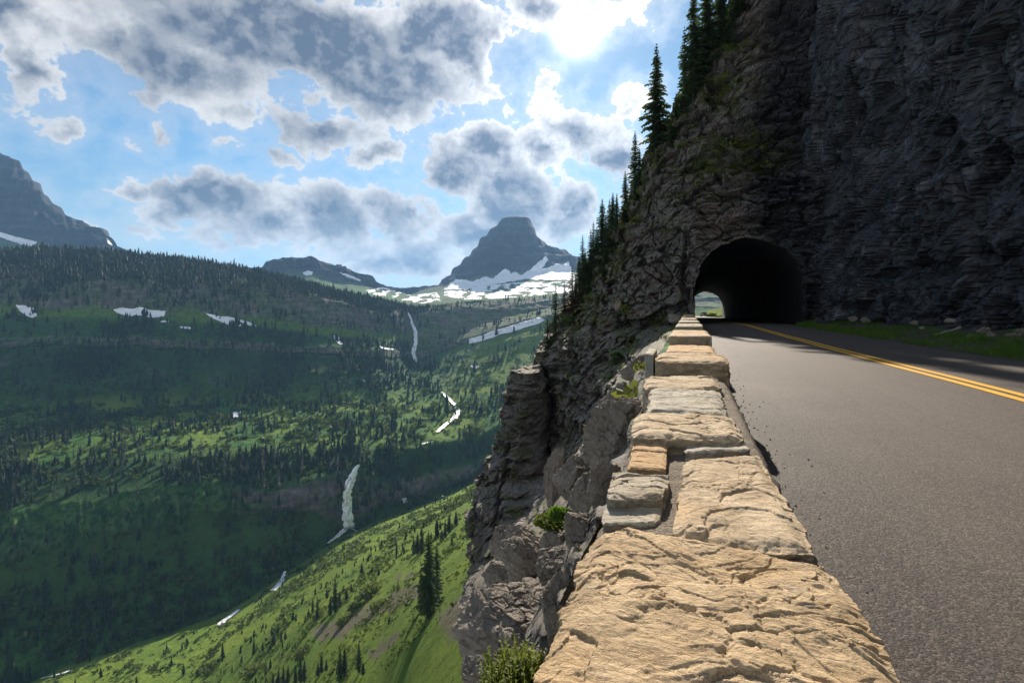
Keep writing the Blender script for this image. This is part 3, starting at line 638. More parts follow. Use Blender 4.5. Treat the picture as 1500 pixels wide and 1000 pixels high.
# low shrubs: clumps of leaf faces on both valley sides
def leaf_clumps(P, R, per, leaf):
    n = len(P); m = n*per
    c = np.repeat(P, per, 0); r = np.repeat(R, per)
    d = rng.normal(size=(m,3)); d /= np.linalg.norm(d,axis=1)[:,None]; d[:,2] = np.abs(d[:,2])*.75
    ctr = c+d*(r*(.45+.6*rng.random(m)))[:,None]
    a = rng.normal(size=(m,3)); a /= np.linalg.norm(a,axis=1)[:,None]
    b = np.cross(a, rng.normal(size=(m,3))); b /= np.linalg.norm(b,axis=1)[:,None]
    s = (r*leaf*(.6+.8*rng.random(m)))[:,None]
    V = np.stack([ctr-a*s, ctr+b*s*.6, ctr+a*s, ctr-b*s*.6], 1).reshape(-1,3)
    return V, np.arange(m*4).reshape(-1,4)
sel = ((kk == 7)*.8+(kk == 4)*1.3+(kk == 6)*.4+(kk == 8)*.5+(kk == 3)*0.+(kk < 3)*2.6*(pxc < 700)*(K2[:-1,:-1] > 1.))*((pxc > -60) & (pxc < 760))
nz_ = fbm(x[:-1,:-1]/35, y[:-1,:-1]/35, 3.5, 3)
w_ = np.where(kk < 4, np.clip(300/np.maximum(TD[:-1,:-1],60),.3,2.), 1.)
pr = (area*sel*w_*(sstep(-.1,.35,nz_)+.08)).ravel(); pr /= pr.sum()
ci = rng.choice(len(pr), 10500, p=pr); ri, cj = ci//(NC-1), ci % (NC-1)
sp = TP[ri,cj]+(TP[ri+1,cj]-TP[ri,cj])*rng.random(10500)[:,None]+(TP[ri,cj+1]-TP[ri,cj])*rng.random(10500)[:,None]
sr = np.where(kk[ri,cj] < 4, rng.gamma(4,.28,10500)*np.clip(TD[ri,cj]/330,.45,1.5), rng.gamma(5,.75,10500))
V, F = leaf_clumps(sp, sr, 22, .34)
link('shrubs', mesh_np('shrubs', V, F, M_BUSHD, False), kind='stuff', label='low green shrubs dotted over the benches and slopes of the valley', cat='shrubs')
# firs that stand out on the sunlit slope
def slope_tree(px, pyb, hpx, kind, label, group='firs on the sunlit slope', wide=1., crown=None):
    h = hit(px, pyb, .4)
    if h is None: return
    p = W(px, pyb, h[0]); H = hpx/FPX*h[0]
    return tree(kind, p-np.array((0,0,.03*H)), H, label, group, wide=wide, crown=crown)
slope_tree(628, 905, 132, 0, 'tallest dark fir on the sunlit slope, close to the foot of the cliff', wide=.95)
slope_tree(617, 893, 62, 2, 'slim fir pressed against the left side of the tallest slope fir', wide=1.2)
slope_tree(640, 880, 90, 4, 'thin sparse fir just right of the tallest slope fir')
for px, pb, hp, kd in ((606,812,28,2),(618,810,40,2),(612,812,34,0),(530,842,21,0),(491,897,56,3),(479,876,17,0),(465,907,36,3),(458,897,22,2),(484,902,30,2),(497,890,26,0),
    (401,944,22,0),(412,941,20,2),(418,936,14,0),(372,958,25,2),(385,952,14,0),(326,962,23,2),(251,975,14,0),(269,988,17,0),(308,983,13,0),(290,990,12,0),
    (440,1000,46,3),(446,998,34,2),(433,1002,30,2),(471,985,29,2),(466,990,22,0),(478,982,18,0),(498,1000,57,3),(505,990,44,2),(526,985,47,3),(532,988,20,0),(415,1004,34,3),(422,1000,28,2),(408,1004,26,0),(400,1006,24,2),
    (652,787,28,2),(658,780,30,0),(647,792,18,0),(581,812,13,0),(590,808,15,2),(555,842,13,0),(545,838,12,0),(662,800,20,2),(668,770,24,0),(354,970,12,0),(452,905,16,0),(447,912,14,2),(508,878,18,0),(503,870,14,2),(515,866,12,0),(235,985,10,0),(200,1000,12,0),(340,985,12,2)):
    slope_tree(px, pb, hp, kd, 'dark pointed fir in a clump on the sunlit slope', wide=1.25)
def bush_thing(p, r, mat, label, per=420, leaf=.16, name='bush', group=None, squash=.8, cat='bush'):
    V, F = leaf_clumps(np.array([(0,0,0)], float), np.array([1.]), per, leaf)
    jit = 1+.45*fbm(V[:,0]*1.6+p[0], V[:,1]*1.6, V[:,2]*1.6+r, 2); V = V*jit[:,None]; V[:,2] *= squash
    return link(name, mesh_np(name, V*r, F, mat, False), label=label, cat=cat, group=group, loc=p, rz=random.uniform(0,6))
for px, py, rp, lb in ((543,873,22,'large pale willow bush on the sunlit slope left of the tallest fir'),(505,912,14,'pale willow bush below the dirt scar on the sunlit slope'),(445,960,16,'pale willow bush at the lower end of the sunlit slope'),(555,890,14,'pale bush touching the right foot of the large willow bush'),(372,985,15,'pale bush near the bottom edge of the sunlit slope'),(520,892,12,'small pale bush between willow bushes above the dirt scar')):
    h = hit(px, py, .4)
    if h: bush_thing(W(px,py,h[0])-np.array((0,0,.1)), rp/FPX*h[0], M_WILLOW, lb, 900, .1, group='pale bushes on the sunlit slope', squash=1.1)
# ------------------------------------------------------------------ the cliff the road tunnels through
S_P = 40.0; AX, AR, ALEG = 4.03, 3.56, 2.55     # portal plane, arch axis, radius, leg height
def arch_r(t, z):
    """<1 inside the portal opening"""
    dx = (t-AX)/AR; dzz = np.maximum(z-ALEG, 0)/AR
    return np.sqrt(dx*dx+dzz*dzz)
ROWS = [
 (-420,[(1215,62),(1260,54),(1400,46)]), (-260,[(1160,54),(1200,47),(1300,41)]), (-100,[(1110,48),(1150,44),(1290,39)]),
 (0,[(1068,44),(1110,41),(1180,38.5),(1280,37)]), (100,[(1012,45),(1060,41),(1120,39),(1265,36.5)]),
 (150,[(985,46),(1030,42),(1100,38.8),(1260,36.2)]), (200,[(960,48),(1000,43),(1080,39),(1250,36)]),
 (250,[(932,49.5),(980,43.5),(1050,39),(1245,35.6)]),
 (300,[(912,51),(960,44),(1020,39.3),(1090,37.3),(1240,35.2)]), (350,[(890,53),(940,44.5),(1000,38.6),(1018,37.7),(1100,36.6),(1230,34.9)]),
 (400,[(862,55),(920,44.5),(990,38.4),(1018,37.7),(1100,36.6),(1225,34.9)]), (440,[(836,56),(900,45),(985,38.2),(1018,37.7),(1100,36.6),(1225,34.9)]),
 (475,[(804,55),(860,46),(920,41),(980,37.9),(1018,37.7),(1225,34.9)]), (500,[(789,52),(830,45),(880,41),(930,36),(965,27),(985,20),(1225,15)]),
 (530,[(784,50),(800,46),(830,43),(880,38),(920,30),(940,18),(955,9),(1225,6)]), (536,[(772,47),(800,45.5),(830,43),(880,37.5),(918,29),(937,16),(952,8),(1225,6)]),
 (545,[(745,43),(780,42),(797,43),(806,45),(850,39.5),(895,31),(930,13),(945,6),(1225,4)]),
 (580,[(737,41.5),(770,40.5),(796,41.5),(807,44),(850,38),(885,29),(920,10),(938,5),(1225,4)]), (640,[(724,40),(760,38),(792,39.5),(808,42),(840,36),(868,22),(892,8),(925,3.4),(1225,3)]),
 (700,[(699,37),(740,34.5),(780,35.5),(803,37),(826,32),(848,18),(868,7),(893,2.9),(1225,2.5)]), (760,[(687,35),(730,31),(768,30),(790,26),(812,14),(838,6),(868,2.5),(1225,2.2)]),
 (820,[(681,32),(718,27),(748,20),(778,10),(806,5),(840,2.3),(1225,2)]), (880,[(677,29),(695,20),(715,11),(740,6.5),(795,3.4),(820,2.2),(1225,2)]),
 (940,[(690,20),(704,10),(730,5.5),(785,2.5),(1225,2)]), (1010,[(694,12),(704,7),(738,3.7),(780,2.2),(1225,2)]), (1120,[(690,9),(704,6),(738,3.4),(780,2.1),(1225,2)])]
RY = np.array([r[0] for r in ROWS], float)
ys = np.concatenate([np.arange(-420,-20,4.), np.arange(-20,1010,1.35), np.arange(1010,1121,5.)])
uu = np.linspace(0,1,560)
# left edge, right edge and depth of every row
def rowD(k, px):
    a = np.array(ROWS[k][1]); return np.interp(px, a[:,0], a[:,1])
xl = np.interp(ys, RY, [r[1][0][0] for r in ROWS]); xr = np.interp(ys, RY, [r[1][-1][0] for r in ROWS])
xl = xl+ (3.0*fbm(ys/16, 1.3, .2, 4, .6)+1.5*terrace(fbm(ys/7,4.,2.,2),3))*np.where(ys<520, 1, 1.3)
PXc = xl[:,None]+(xr-xl)[:,None]*uu[None,:]**1.0
kI = np.clip(np.searchsorted(RY, ys, side='right')-1, 0, len(RY)-2); tI = (ys-RY[kI])/(RY[kI+1]-RY[kI])
Dc = np.empty(PXc.shape)
for i in range(len(ys)):
    k = kI[i]; t = tI[i]; t = t*t*(3-2*t) if RY[k+1]-RY[k] > 20 else t
    Dc[i] = 1/((1-t)/rowD(k, PXc[i])+t/rowD(k+1, PXc[i]))
k5 = np.hanning(9)[1:-1]; k5 /= k5.sum()
Dc = np.apply_along_axis(lambda v: np.convolve(np.pad(v,3,mode='edge'),k5,'valid'), 1, Dc)
# crevices that run down between the buttresses
YY = np.broadcast_to(ys[:,None], PXc.shape)
for line, wd, dp in (([(797,530),(806,580),(800,640),(803,700),(795,760),(775,830)],4.5,3.2), ([(905,560),(880,600),(868,640),(862,690)],6,2.2), ([(838,470),(842,520),(836,560)],3,1.2),
                     ([(945,470),(930,500),(908,530),(880,570),(848,650),(845,720)],6,1.6), ([(744,640),(738,700),(728,780),(722,850)],4,1.4), ([(880,430),(872,480),(868,520)],3,1.), ([(1008,330),(1000,400),(1004,450)],4,.9)):
    a = np.array(line, float); cx = np.interp(YY, a[:,1], a[:,0]); f = ((YY>a[0,1]) & (YY<a[-1,1]))*np.minimum(1,np.minimum(YY-a[0,1],a[-1,1]-YY)/15)
    Dc += f*dp*np.exp(-((PXc-cx)/wd)**2)*np.clip(Dc/35,.1,1)
P0 = W(PXc, YY, Dc)
X_, Y_, Z_ = P0[...,0], P0[...,1], P0[...,2]
A = np.clip(.03*Dc, .05, 1.05)
fs = np.clip(26/Dc, 1, 9)**.75
X_, Y_, Z_ = X_*fs, Y_*fs, Z_*fs
wz = Z_+.5*fbm(X_*.12,Y_*.12,Z_*.12,3)
lay = np.tanh(2.6*fbm(X_*.09, Y_*.09, wz*.62, 5, .62)); lay2 = terrace(fbm(X_*.25,Y_*.25,wz*1.7,3,.6), 3, 3)
blk1, blk2, bv, bp = cell(X_*.36+.25*lay, Y_*.36, wz*.7, True); ck1, ck2, cv, cp = cell(X_*1.05, Y_*1.05, wz*2., True)
fine = fbm(X_*2.4, Y_*2.4, Z_*5., 4, .62)
big = fbm(X_*.07, Y_*.07, Z_*.07, 3)
low = sstep(455, 530, YY)
thin = terrace(fbm(X_*.12,Y_*.12,wz*2.6,4,.6),4,4)
disp = (.55+.35*low)*lay+(.38+.3*low)*lay2+.45*low*thin+(.6-.3*low)*(bv-.5)*2+(.55-.3*low)*bp+.30*(cv-.5)*2+(.3-.1*low)*cp+.3*fine+1.0*big
crack = np.exp(-((blk2-blk1)/.05)**2)*.35+np.exp(-((ck2-ck1)/.07)**2)*.14
disp = disp+crack
veg = np.exp(-((PXc-xl[:,None])/(30+18*fbm(YY/30,1.,2.,3)))**2)*(YY<470)*(YY>90)*.95
for (ex_, ey_, ea_, eb_, ek_) in ((838,470,22,26,1.),(865,440,22,26,1.),(915,452,16,14,1.),(1085,215,60,22,.8),(1050,130,50,30,.8),(1100,235,60,16,.8),(1030,250,50,20,.7),(900,380,26,30,.9),(870,475,26,14,.7),(905,520,12,40,.7),(925,500,14,22,.7),(960,470,26,10,.8),(1010,290,60,14,.5),(985,330,30,12,.5),(1075,60,40,30,.6),(800,600,6,60,.6),(760,620,16,6,.6),(690,700,6,30,.5),(975,492,14,10,.9),(945,540,12,16,.8),(930,580,10,18,.7)):
    veg = np.maximum(veg, ek_*np.exp(-((PXc-ex_)/ea_)**2-((YY-ey_)/eb_)**2))
veg = np.clip(veg*(.55+1.1*sstep(-.2,.35,fbm(X_*.5,Y_*.5,wz*1.2,4,.6))), 0, 1)*(Dc > 4)
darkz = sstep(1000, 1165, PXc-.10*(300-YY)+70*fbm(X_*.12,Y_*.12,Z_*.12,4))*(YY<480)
# leave the portal itself fairly plane so that the arch is clean
t0, z0 = P0[...,0], P0[...,2]
ar = arch_r(t0, z0); onface = (YY > 300) & (YY < 486) & (PXc > 1000)
flat = np.where(onface, sstep(1.0, 1.15, ar)*.6+.4, 1.)
disp = disp*A*flat
edge = np.exp(-(uu*560/14)[None,:])
P0[...,0] += -ST*disp + CT*disp*.45*flat; P0[...,1] += CT*disp + ST*disp*.45*flat
P0[...,2] += .4*A*fbm(X_*.5,Y_*.5,Z_*.5+9,3)*flat
wob_ = 1+.05*fbm(P0[...,0]*.9,P0[...,2]*.9,4.2,3)+.03*terrace(fbm(P0[...,0]*1.6,P0[...,2]*2.4,1.2,2),3,4)
ar = arch_r(P0[...,0], P0[...,2])*wob_
inside = (ar < 1) & (YY > 320) & (YY < 500) & (PXc > 1000)
# faces kept: outside the arch, and left of the parapet below the road
wl_y = np.array([470,476,490,510,530,560,600,640,680,720,760,800,850,900,950,1010,1125]); wl_x = np.array([1300,1008,988,970,958,948,940,932,915,900,884,860,835,812,800,795,795.])
cx = (PXc[:-1,:-1]+PXc[1:,1:])/2; cy = (YY[:-1,:-1]+YY[1:,1:])/2
fin = inside[:-1,:-1] & inside[1:,:-1] & inside[:-1,1:] & inside[1:,1:]
keep = ~fin & ~((cy > 489) & (cx > np.interp(cy, wl_y, wl_x)))
# snap the torn edge of the opening onto the arch
kv = np.zeros(PXc.shape, bool)
for a in (0,1):
    for b in (0,1): kv[a:PXc.shape[0]-1+a, b:PXc.shape[1]-1+b] |= keep
sn = inside & kv
tt, zz = P0[...,0][sn], P0[...,2][sn]; r_ = np.maximum(ar[sn], .05)
up = zz > ALEG
tt = np.where(up, AX+(tt-AX)/r_, AX+np.sign(tt-AX)*AR); zz = np.where(up, ALEG+(zz-ALEG)/r_, zz)
P0[...,0][sn] = tt; P0[...,2][sn] = zz; P0[...,1][sn] += .25
# the far side, curving back behind the skyline
nb = 34; back = []
Dc0 = -P0[:,0,0]*ST+P0[:,0,1]*CT; xl0 = 750+FPX*(P0[:,0,0]*CT+P0[:,0,1]*ST)/Dc0
for k in range(nb, 0, -1):
    f = k/nb; dpx = 2+70*f**1.5; dD_ = 60*f**1.3
    Db = Dc0+dD_; q = W(xl0+dpx, ys+0, Db)
    zt = P0[:,0,2]+.02*dD_
    q[:,2] = np.where(ys < 460, np.minimum(q[:,2], P0[:,0,2]+dD_*.10), q[:,2]-.03*dD_)
    q[:,0] += .9*fbm(q[:,0]*.2,q[:,1]*.2,q[:,2]*.4,4)*min(1,f*6); q[:,1] += .9*fbm(q[:,0]*.2,q[:,1]*.2,q[:,2]*.4+5,4)*min(1,f*6)
    back.append(q)
PB = np.concatenate([np.stack(back,1), P0], 1)
keepb = np.concatenate([np.ones((len(ys)-1, nb), bool), keep], 1)
V, F, _ = compact(PB.reshape(-1,3), grid_faces(PB.shape[0], PB.shape[1], keepb))
me = mesh_np('cliff', V, F, M_CLIFF, False)
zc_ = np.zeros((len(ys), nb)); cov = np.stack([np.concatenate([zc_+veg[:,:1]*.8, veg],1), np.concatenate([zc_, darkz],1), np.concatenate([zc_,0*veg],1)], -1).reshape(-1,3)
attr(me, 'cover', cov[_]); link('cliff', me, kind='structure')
pv = (veg**2*(PXc < 1180)*(YY > 60)*Dc**.5).ravel(); pv /= pv.sum(); ci = rng.choice(len(pv), 1500, p=pv)
vp = P0.reshape(-1,3)[ci]; V, F = leaf_clumps(vp, .10+.28*rng.random(1500)**2.2, 26, .30)
link('ledge_plants', mesh_np('ledge_plants', V, F, M_LEDGE, False), kind='stuff', label='grass and low plants growing on the ledges of the cliff', cat='plants')
def cliff_at(px, py):
    i = int(np.argmin(np.abs(ys-py))); j = int(np.clip(np.argmin(np.abs(PXc[i]-px)), 0, len(uu)-1)); return P0[i,j].copy()
# ------------------------------------------------------------------ the dark rock wall along the right of the road
sv = np.linspace(42.5, -14, 520); zv = np.concatenate([np.linspace(-1, 24, 430), np.linspace(24.3, 46, 70)])
SS, ZZ = np.meshgrid(sv, zv)
def wall_t(s): return 7.75+(41-s)*.235
TT = wall_t(SS)+.07*np.maximum(ZZ,0)
P = np.stack([TT, SS, ZZ], -1); X_, Y_, Z_ = TT, SS, ZZ
q1 = Y_*.82+Z_*.57; q2 = Z_*.82-Y_*.57
b1, b2, bv, bp = cell(X_*.12, q1*.30+.3*fbm(X_*.3,Y_*.3,Z_*.3,2), q2*.15, True); c1, c2, cv, cp = cell(X_*.25, q1*.95+.25*fbm(X_*.8,Y_*.8,Z_*.8,2), q2*.42, True)
d1, d2, dv, dp = cell(X_*.5, q1*2.9, q2*.95, True)
dsp = 1.1*fbm(X_*.1,Y_*.1,Z_*.08,4)+.9*(bv-.5)+1.5*bp+.45*(cv-.5)+.8*cp+.14*(dv-.5)+.36*dp+.30*fbm(X_*.2,q1*1.1,q2*.3,5,.62,True)
dsp -= .3*np.exp(-((b2-b1)/.05)**2)+.12*np.exp(-((c2-c1)/.06)**2)
P[...,0] -= (dsp-.3)*np.clip((42.5-SS)/3,.5,1.)
P[...,1] += .25*fbm(X_*.7,Y_*.7,Z_*.7+4,3)
ledge = np.exp(-np.maximum(ZZ,0)/.5)*.5; P[...,0] -= ledge*(.6+fbm(Y_*.6,Z_,1.,3))
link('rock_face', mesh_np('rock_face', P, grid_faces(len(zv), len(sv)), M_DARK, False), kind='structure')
# ------------------------------------------------------------------ road, markings, verge
def road_z(s): return np.where(s > 36, -(s-36)*.012, 0.)+0*s
def road_c(s): return np.where(s > 138, -((s-138)**2)*.0004, 0.)
s_ = np.concatenate([np.arange(-8,12,.12), np.arange(12,45,.4), np.arange(45,215,1.)]); t_ = np.linspace(0,1,46)
SS, UU = np.meshgrid(s_, t_, indexing='ij')
rl = .05; rrt = np.interp(SS, [-8,0,8,36,40,135,150,215], [7.1,7.1,6.95,6.6,7.9,7.9,6.4,6.2])
RT = rl+(rrt-rl)*UU; wig = sstep(.93,1.,UU)*.08*fbm(SS*1.2, UU, 1., 3)*(SS<39)
P = np.stack([RT+wig+road_c(SS), SS, road_z(SS)-.035*np.abs(RT-3.3)/3.3+.012*fbm(RT*.6,SS*.25,0.,3)+.0], -1)
link('road', mesh_np('road', P, grid_faces(len(s_), len(t_))[:, ::-1], M_ASPH), kind='structure')
RZ = lambda t, s: float(road_z(np.array(s))-.035*abs(t-3.3)/3.3+.012*fbm(np.array(t*.6),np.array(s*.25),0.,3))
for off in (-.115, .115):
    tm = np.array([-.068,0,.068])+off
    S2, T2 = np.meshgrid(s_[s_<132], tm, indexing='ij'); T2 = T2+3.60+.40*np.exp(-(np.maximum(S2,0)/15)**2)
    P = np.stack([T2+.004*fbm(S2*3,T2,0.,2), S2, road_z(S2)-.035*np.abs(T2-3.3)/3.3+.012*fbm(T2*.6,S2*.25,0.,3)+.007], -1)
    link('road_marking', mesh_np('road_marking', P, grid_faces(P.shape[0],3)[:, ::-1], M_PAINT), kind='structure')
def verge_z(f): return -.03+.36*f**1.3
sg = np.linspace(-8, 40.2, 260); ug = np.linspace(0,1,30); S2, U2 = np.meshgrid(sg, ug, indexing='ij')
def verge_edge(s): return np.interp(s, [-8,0,8,36,39,40.3], [6.95,6.95,6.8,6.4,7.2,7.5])
P = np.stack([verge_edge(S2)+(wall_t(S2)+.8-verge_edge(S2))*U2, S2, verge_z(U2)+.07*fbm(S2*.9,U2*4,2.,4)*sstep(0,.25,U2)], -1)
link('verge', mesh_np('verge', P, grid_faces(len(sg),len(ug))[:, ::-1], M_VERGE), kind='structure')
def blades(P, h, nper, spread, wd=.006):
    n = len(P)*nper; c = np.repeat(P, nper, 0)+np.c_[rng.normal(0,spread,(n,2)), np.zeros(n)]
    hh = np.repeat(h, nper)*(.5+.8*rng.random(n)); a = rng.random(n)*6.28; ln = rng.normal(0,.35,(n,2))
    w = wd*(.6+.9*rng.random(n)); dx = np.c_[np.cos(a)*w, np.sin(a)*w, np.zeros(n)]
    m = c+np.c_[ln*(hh*.4)[:,None], hh*.6]; t = c+np.c_[ln*hh[:,None], hh]
    V = np.stack([c-dx, c+dx, m+dx*.8, t, m-dx*.8], 1).reshape(-1,3)
    i = np.arange(n)[:,None]*5
    F = np.vstack([i+np.array([[0,1,2]]), i+np.array([[0,2,4]]), i+np.array([[4,2,3]])])
    return V, F
n = 9000; sg_ = rng.uniform(8, 39.5, n); ug_ = rng.random(n)**1.1
dn = fbm(sg_*.45, ug_*3, 3., 3); ok = (dn+.35-.5*ug_ > rng.random(n)*.45); sg_, ug_ = sg_[ok], ug_[ok]
e = verge_edge(sg_); P = np.c_[e+(wall_t(sg_)+.3-e)*ug_*.85, sg_, verge_z(ug_*.85)+.0]
V, F = blades(P, .07+.12*rng.random(len(P))+.08*np.clip(dn[ok],0,1), 7, .07)
link('grass', mesh_np('grass', V, F, M_GRASS, False), kind='stuff', label='green grass and weeds along the foot of the dark rock wall', cat='grass')
# tunnel bore
sT = np.linspace(S_P+.1, 131, 150); na = 48
ph = np.linspace(0, 1, na); prof = []
Ltot = 2*ALEG+math.pi*AR
for f in ph:
    d = f*Ltot
    if d < ALEG: prof.append((AR, d-.4*(f==0)))
    elif d < ALEG+math.pi*AR: a = (d-ALEG)/AR; prof.append((AR*math.cos(a), ALEG+AR*math.sin(a)))
    else: prof.append((-AR, ALEG-(d-ALEG-math.pi*AR)-.4*(f==1)))
prof = np.array(prof); P = np.empty((len(sT), na, 3))
for i, s in enumerate(sT):
    g = 1.0+.05*fbm(prof[:,0]*.7, np.full(na,s*.5), prof[:,1]*.7, 4)+(.05 if i < 1 else .0)
    P[i] = np.c_[AX+prof[:,0]*g, np.full(na, s), prof[:,1]*g+float(road_z(np.array(s)))]
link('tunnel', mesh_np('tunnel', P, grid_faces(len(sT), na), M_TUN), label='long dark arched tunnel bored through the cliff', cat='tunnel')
# ground and rock beyond the far mouth
sg = np.linspace(118, 230, 110); tg = np.linspace(-16, 40, 110); S2, T2 = np.meshgrid(sg, tg, indexing='ij')
rc = road_c(S2); rz = road_z(S2)
bank = np.maximum(T2-rc-8.2-.6*fbm(S2*.2,S2*0,3.,2),0); hz = rz-.12+.9*bank*sstep(130,150,S2)+.35*fbm(S2*.2,T2*.2,1.,4)*np.clip(np.abs(T2-rc-3)/4-.8,0,1)-np.maximum(-(T2-rc)-1.5,0)*.8
hz = np.minimum(hz, rz+2.6+1.2*fbm(S2*.15,T2*.15,2.,3)+.12*np.maximum(bank-4,0))
P = np.stack([T2,S2,hz],-1); me = mesh_np('roadside_ground', P, grid_faces(len(sg),len(tg))[:, ::-1], M_TERR)
g_ = np.stack([sstep(2.5,4.5,bank)*.8, .9*np.ones(S2.shape), 0*S2], -1).reshape(-1,3); attr(me,'ground',g_); attr(me,'extra',g_*0)
link('roadside_ground', me, kind='structure')
for (t, s, r, lb) in ((7.2,146,.8,'bright green bush on the verge just past the far tunnel mouth'),(8.0,176,1.9,'larger green bush on the bank beyond the tunnel'),(8.6,150,.9,'green bush at the foot of the rock beyond the tunnel')):
    bush_thing((t+float(road_c(np.array(s))), s, float(road_z(np.array(s)))), r, M_BUSH, lb, 500, .15)
# ------------------------------------------------------------------ parapet wall
wall = link('parapet_wall', None, label='low roadside parapet wall of pale limestone slabs between the asphalt and the drop', cat='stone wall')
ZT = .495
def slab(q, zt, thick, n, seed, amp, mat, world=False, bev=.018, flake=6, dirx=.35, tilt=(0,0), name='capstone', rough=.010):
    c = [np.array(p if world else G(p[0],p[1],zt)) for p in q]   # near-left, near-right, far-right, far-left
    wx = np.linalg.norm(c[1]-c[0]); wy = np.linalg.norm(c[3]-c[0]); nx = max(6,int(n*wx/max(wx,wy))); ny = max(6,int(n*wy/max(wx,wy))); m = max(4,int(thick/ (max(wx,wy)/n))); m = min(m, 26)
    ia, ib = np.arange(nx+2*m+1), np.arange(ny+2*m+1)
    a = np.clip((ia-m)/nx,0,1); b = np.clip((ib-m)/ny,0,1); ra = np.maximum.reduce([m-ia, ia-m-nx, 0*ia]); rb = np.maximum.reduce([m-ib, ib-m-ny, 0*ib])
    Bm, Am = np.meshgrid(b, a, indexing='ij'); RB, RA = np.meshgrid(rb, ra, indexing='ij'); r = np.maximum(RA,RB)/m
    xy = ((1-Am)*(1-Bm))[...,None]*c[0]+(Am*(1-Bm))[...,None]*c[1]+(Am*Bm)[...,None]*c[2]+((1-Am)*Bm)[...,None]*c[3]
    ctr = sum(c)/4; x, y = xy[...,0], xy[...,1]
    ea = np.minimum(Am,1-Am)*wx; eb = np.minimum(Bm,1-Bm)*wy; e = np.minimum(ea,eb)
    # round the plan corners
    cr = .16*min(wx,wy); ka = np.clip(1-ea/cr,0,1); kb = np.clip(1-eb/cr,0,1); pull = cr*.30*np.clip(ka*kb,0,1)**.7
    d = ctr-xy; d /= np.maximum(np.linalg.norm(d,axis=-1,keepdims=True),1e-6); xy = xy+d*pull[...,None]
    # ragged outline
    zloc = zt-thick*r
    og = fbm(x*7+seed, y*7, zloc*4, 4, .6)*.028+.012*terrace(fbm(x*16,y*16+seed,zloc*26,3),3,3)
    k = np.clip(1-e/(.06),0,1)
    xy = xy+d*(og*k)[...,None]*min(1,wx/.35)
    ca, sa = math.cos(dirx), math.sin(dirx); xr_, yr_ = x*ca+y*sa, -x*sa+y*ca
    wob = .12*fbm(x*5,y*5,seed+.5,3)
    hf = fbm(x*24, y*24, seed+6., 4, .65)
    xa, ya = xr_+.10*fbm(x*4,y*4,seed+7.,3), yr_+.10*fbm(x*4,y*4,seed+9.,3)
    f1 = fbm(xa*2.6, ya*4.6, seed+2., 4, .5)+.05*hf; f2 = fbm(xa*5-ya*3, ya*9+xa*2, seed+3., 3, .5)+.05*hf
    msk = sstep(-.25, .35, fbm(x*3.1, y*3.1, seed+11., 3))
    rdg = fbm(xa*4.5, ya*8, seed+12., 4, .55, True)
    k1, k2, kv, kp = cell(xa*4.2+seed, ya*6.5, np.full(x.shape, seed)+hf*.12, True); j1, j2, jv, jp = cell(xa*11+seed, ya*19+xa*5, np.full(x.shape, seed)+hf*.15, True)
    frac = .50*kp+.30*(kv-.5)+msk*(.34*jp+.26*(jv-.5))
    crk = np.exp(-((k2-k1)/.035)**2)*sstep(.1,.5,fbm(x*3,y*3,seed+15.,3)+.25)
    top = 1.2*fbm(x*2.0, y*2.0, seed, 3)+frac-.32*crk+.50*terrace(f1, flake*.8, 6)+.45*f1+msk*.22*terrace(f2, flake*1.3, 6)-.35*sstep(.66,.9,rdg)*(.3+msk)+.22*hf+.32*fbm(x*9, y*14, seed+5., 4, .6)
    z = zloc+amp*top*(r==0)+amp*top*(r>0)*(1-r)
    z = z-bev*np.exp(-(e/(bev*1.6))**2)*(r==0)-bev*(r>0)*(1-r)
    z = z+(x-ctr[0])*tilt[0]+(y-ctr[1])*tilt[1]
    side = (r > 0)*rough*(1.4*terrace(fbm(x*6,y*6,zloc*30+seed,3),3,3)+fbm(x*20,y*20,zloc*20,3))
    xy = xy+d*side[...,None]
    V = np.concatenate([xy, z[...,None]], -1)
    return link(name, mesh_np(name, V, grid_faces(V.shape[0],V.shape[1]), mat), wall)
#   first slabs, nearest to farthest
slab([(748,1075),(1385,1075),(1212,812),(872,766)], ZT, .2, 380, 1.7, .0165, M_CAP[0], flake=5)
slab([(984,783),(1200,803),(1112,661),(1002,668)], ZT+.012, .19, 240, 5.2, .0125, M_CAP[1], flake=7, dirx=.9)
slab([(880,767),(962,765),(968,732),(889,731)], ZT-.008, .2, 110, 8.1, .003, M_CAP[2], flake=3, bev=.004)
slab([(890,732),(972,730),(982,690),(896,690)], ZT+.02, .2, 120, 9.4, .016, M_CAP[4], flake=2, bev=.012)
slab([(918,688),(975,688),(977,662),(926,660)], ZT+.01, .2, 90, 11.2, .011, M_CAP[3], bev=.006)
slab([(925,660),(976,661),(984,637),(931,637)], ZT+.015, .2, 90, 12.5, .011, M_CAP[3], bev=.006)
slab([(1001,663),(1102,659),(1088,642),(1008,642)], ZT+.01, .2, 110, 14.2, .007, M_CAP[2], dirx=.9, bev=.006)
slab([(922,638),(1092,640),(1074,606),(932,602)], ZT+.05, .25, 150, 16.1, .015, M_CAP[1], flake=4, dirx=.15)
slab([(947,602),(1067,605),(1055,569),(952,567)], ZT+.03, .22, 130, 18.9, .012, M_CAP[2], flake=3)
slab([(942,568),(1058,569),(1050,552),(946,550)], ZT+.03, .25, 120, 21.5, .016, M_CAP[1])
def TS(px, py, z): return G(px, py, z)
slab([(-.30,5.02),(.36,4.95),(.36,5.85),(-.30,5.85)], .615, .4, 110, 23.3, .012, M_CAP[0], True, bev=.02)
slab([(-.42,5.4),(-.33,5.3),(-.33,6.0),(-.42,6.0)], .64, .4, 40, 24.1, .004, M_CAP[2], True, bev=.012)
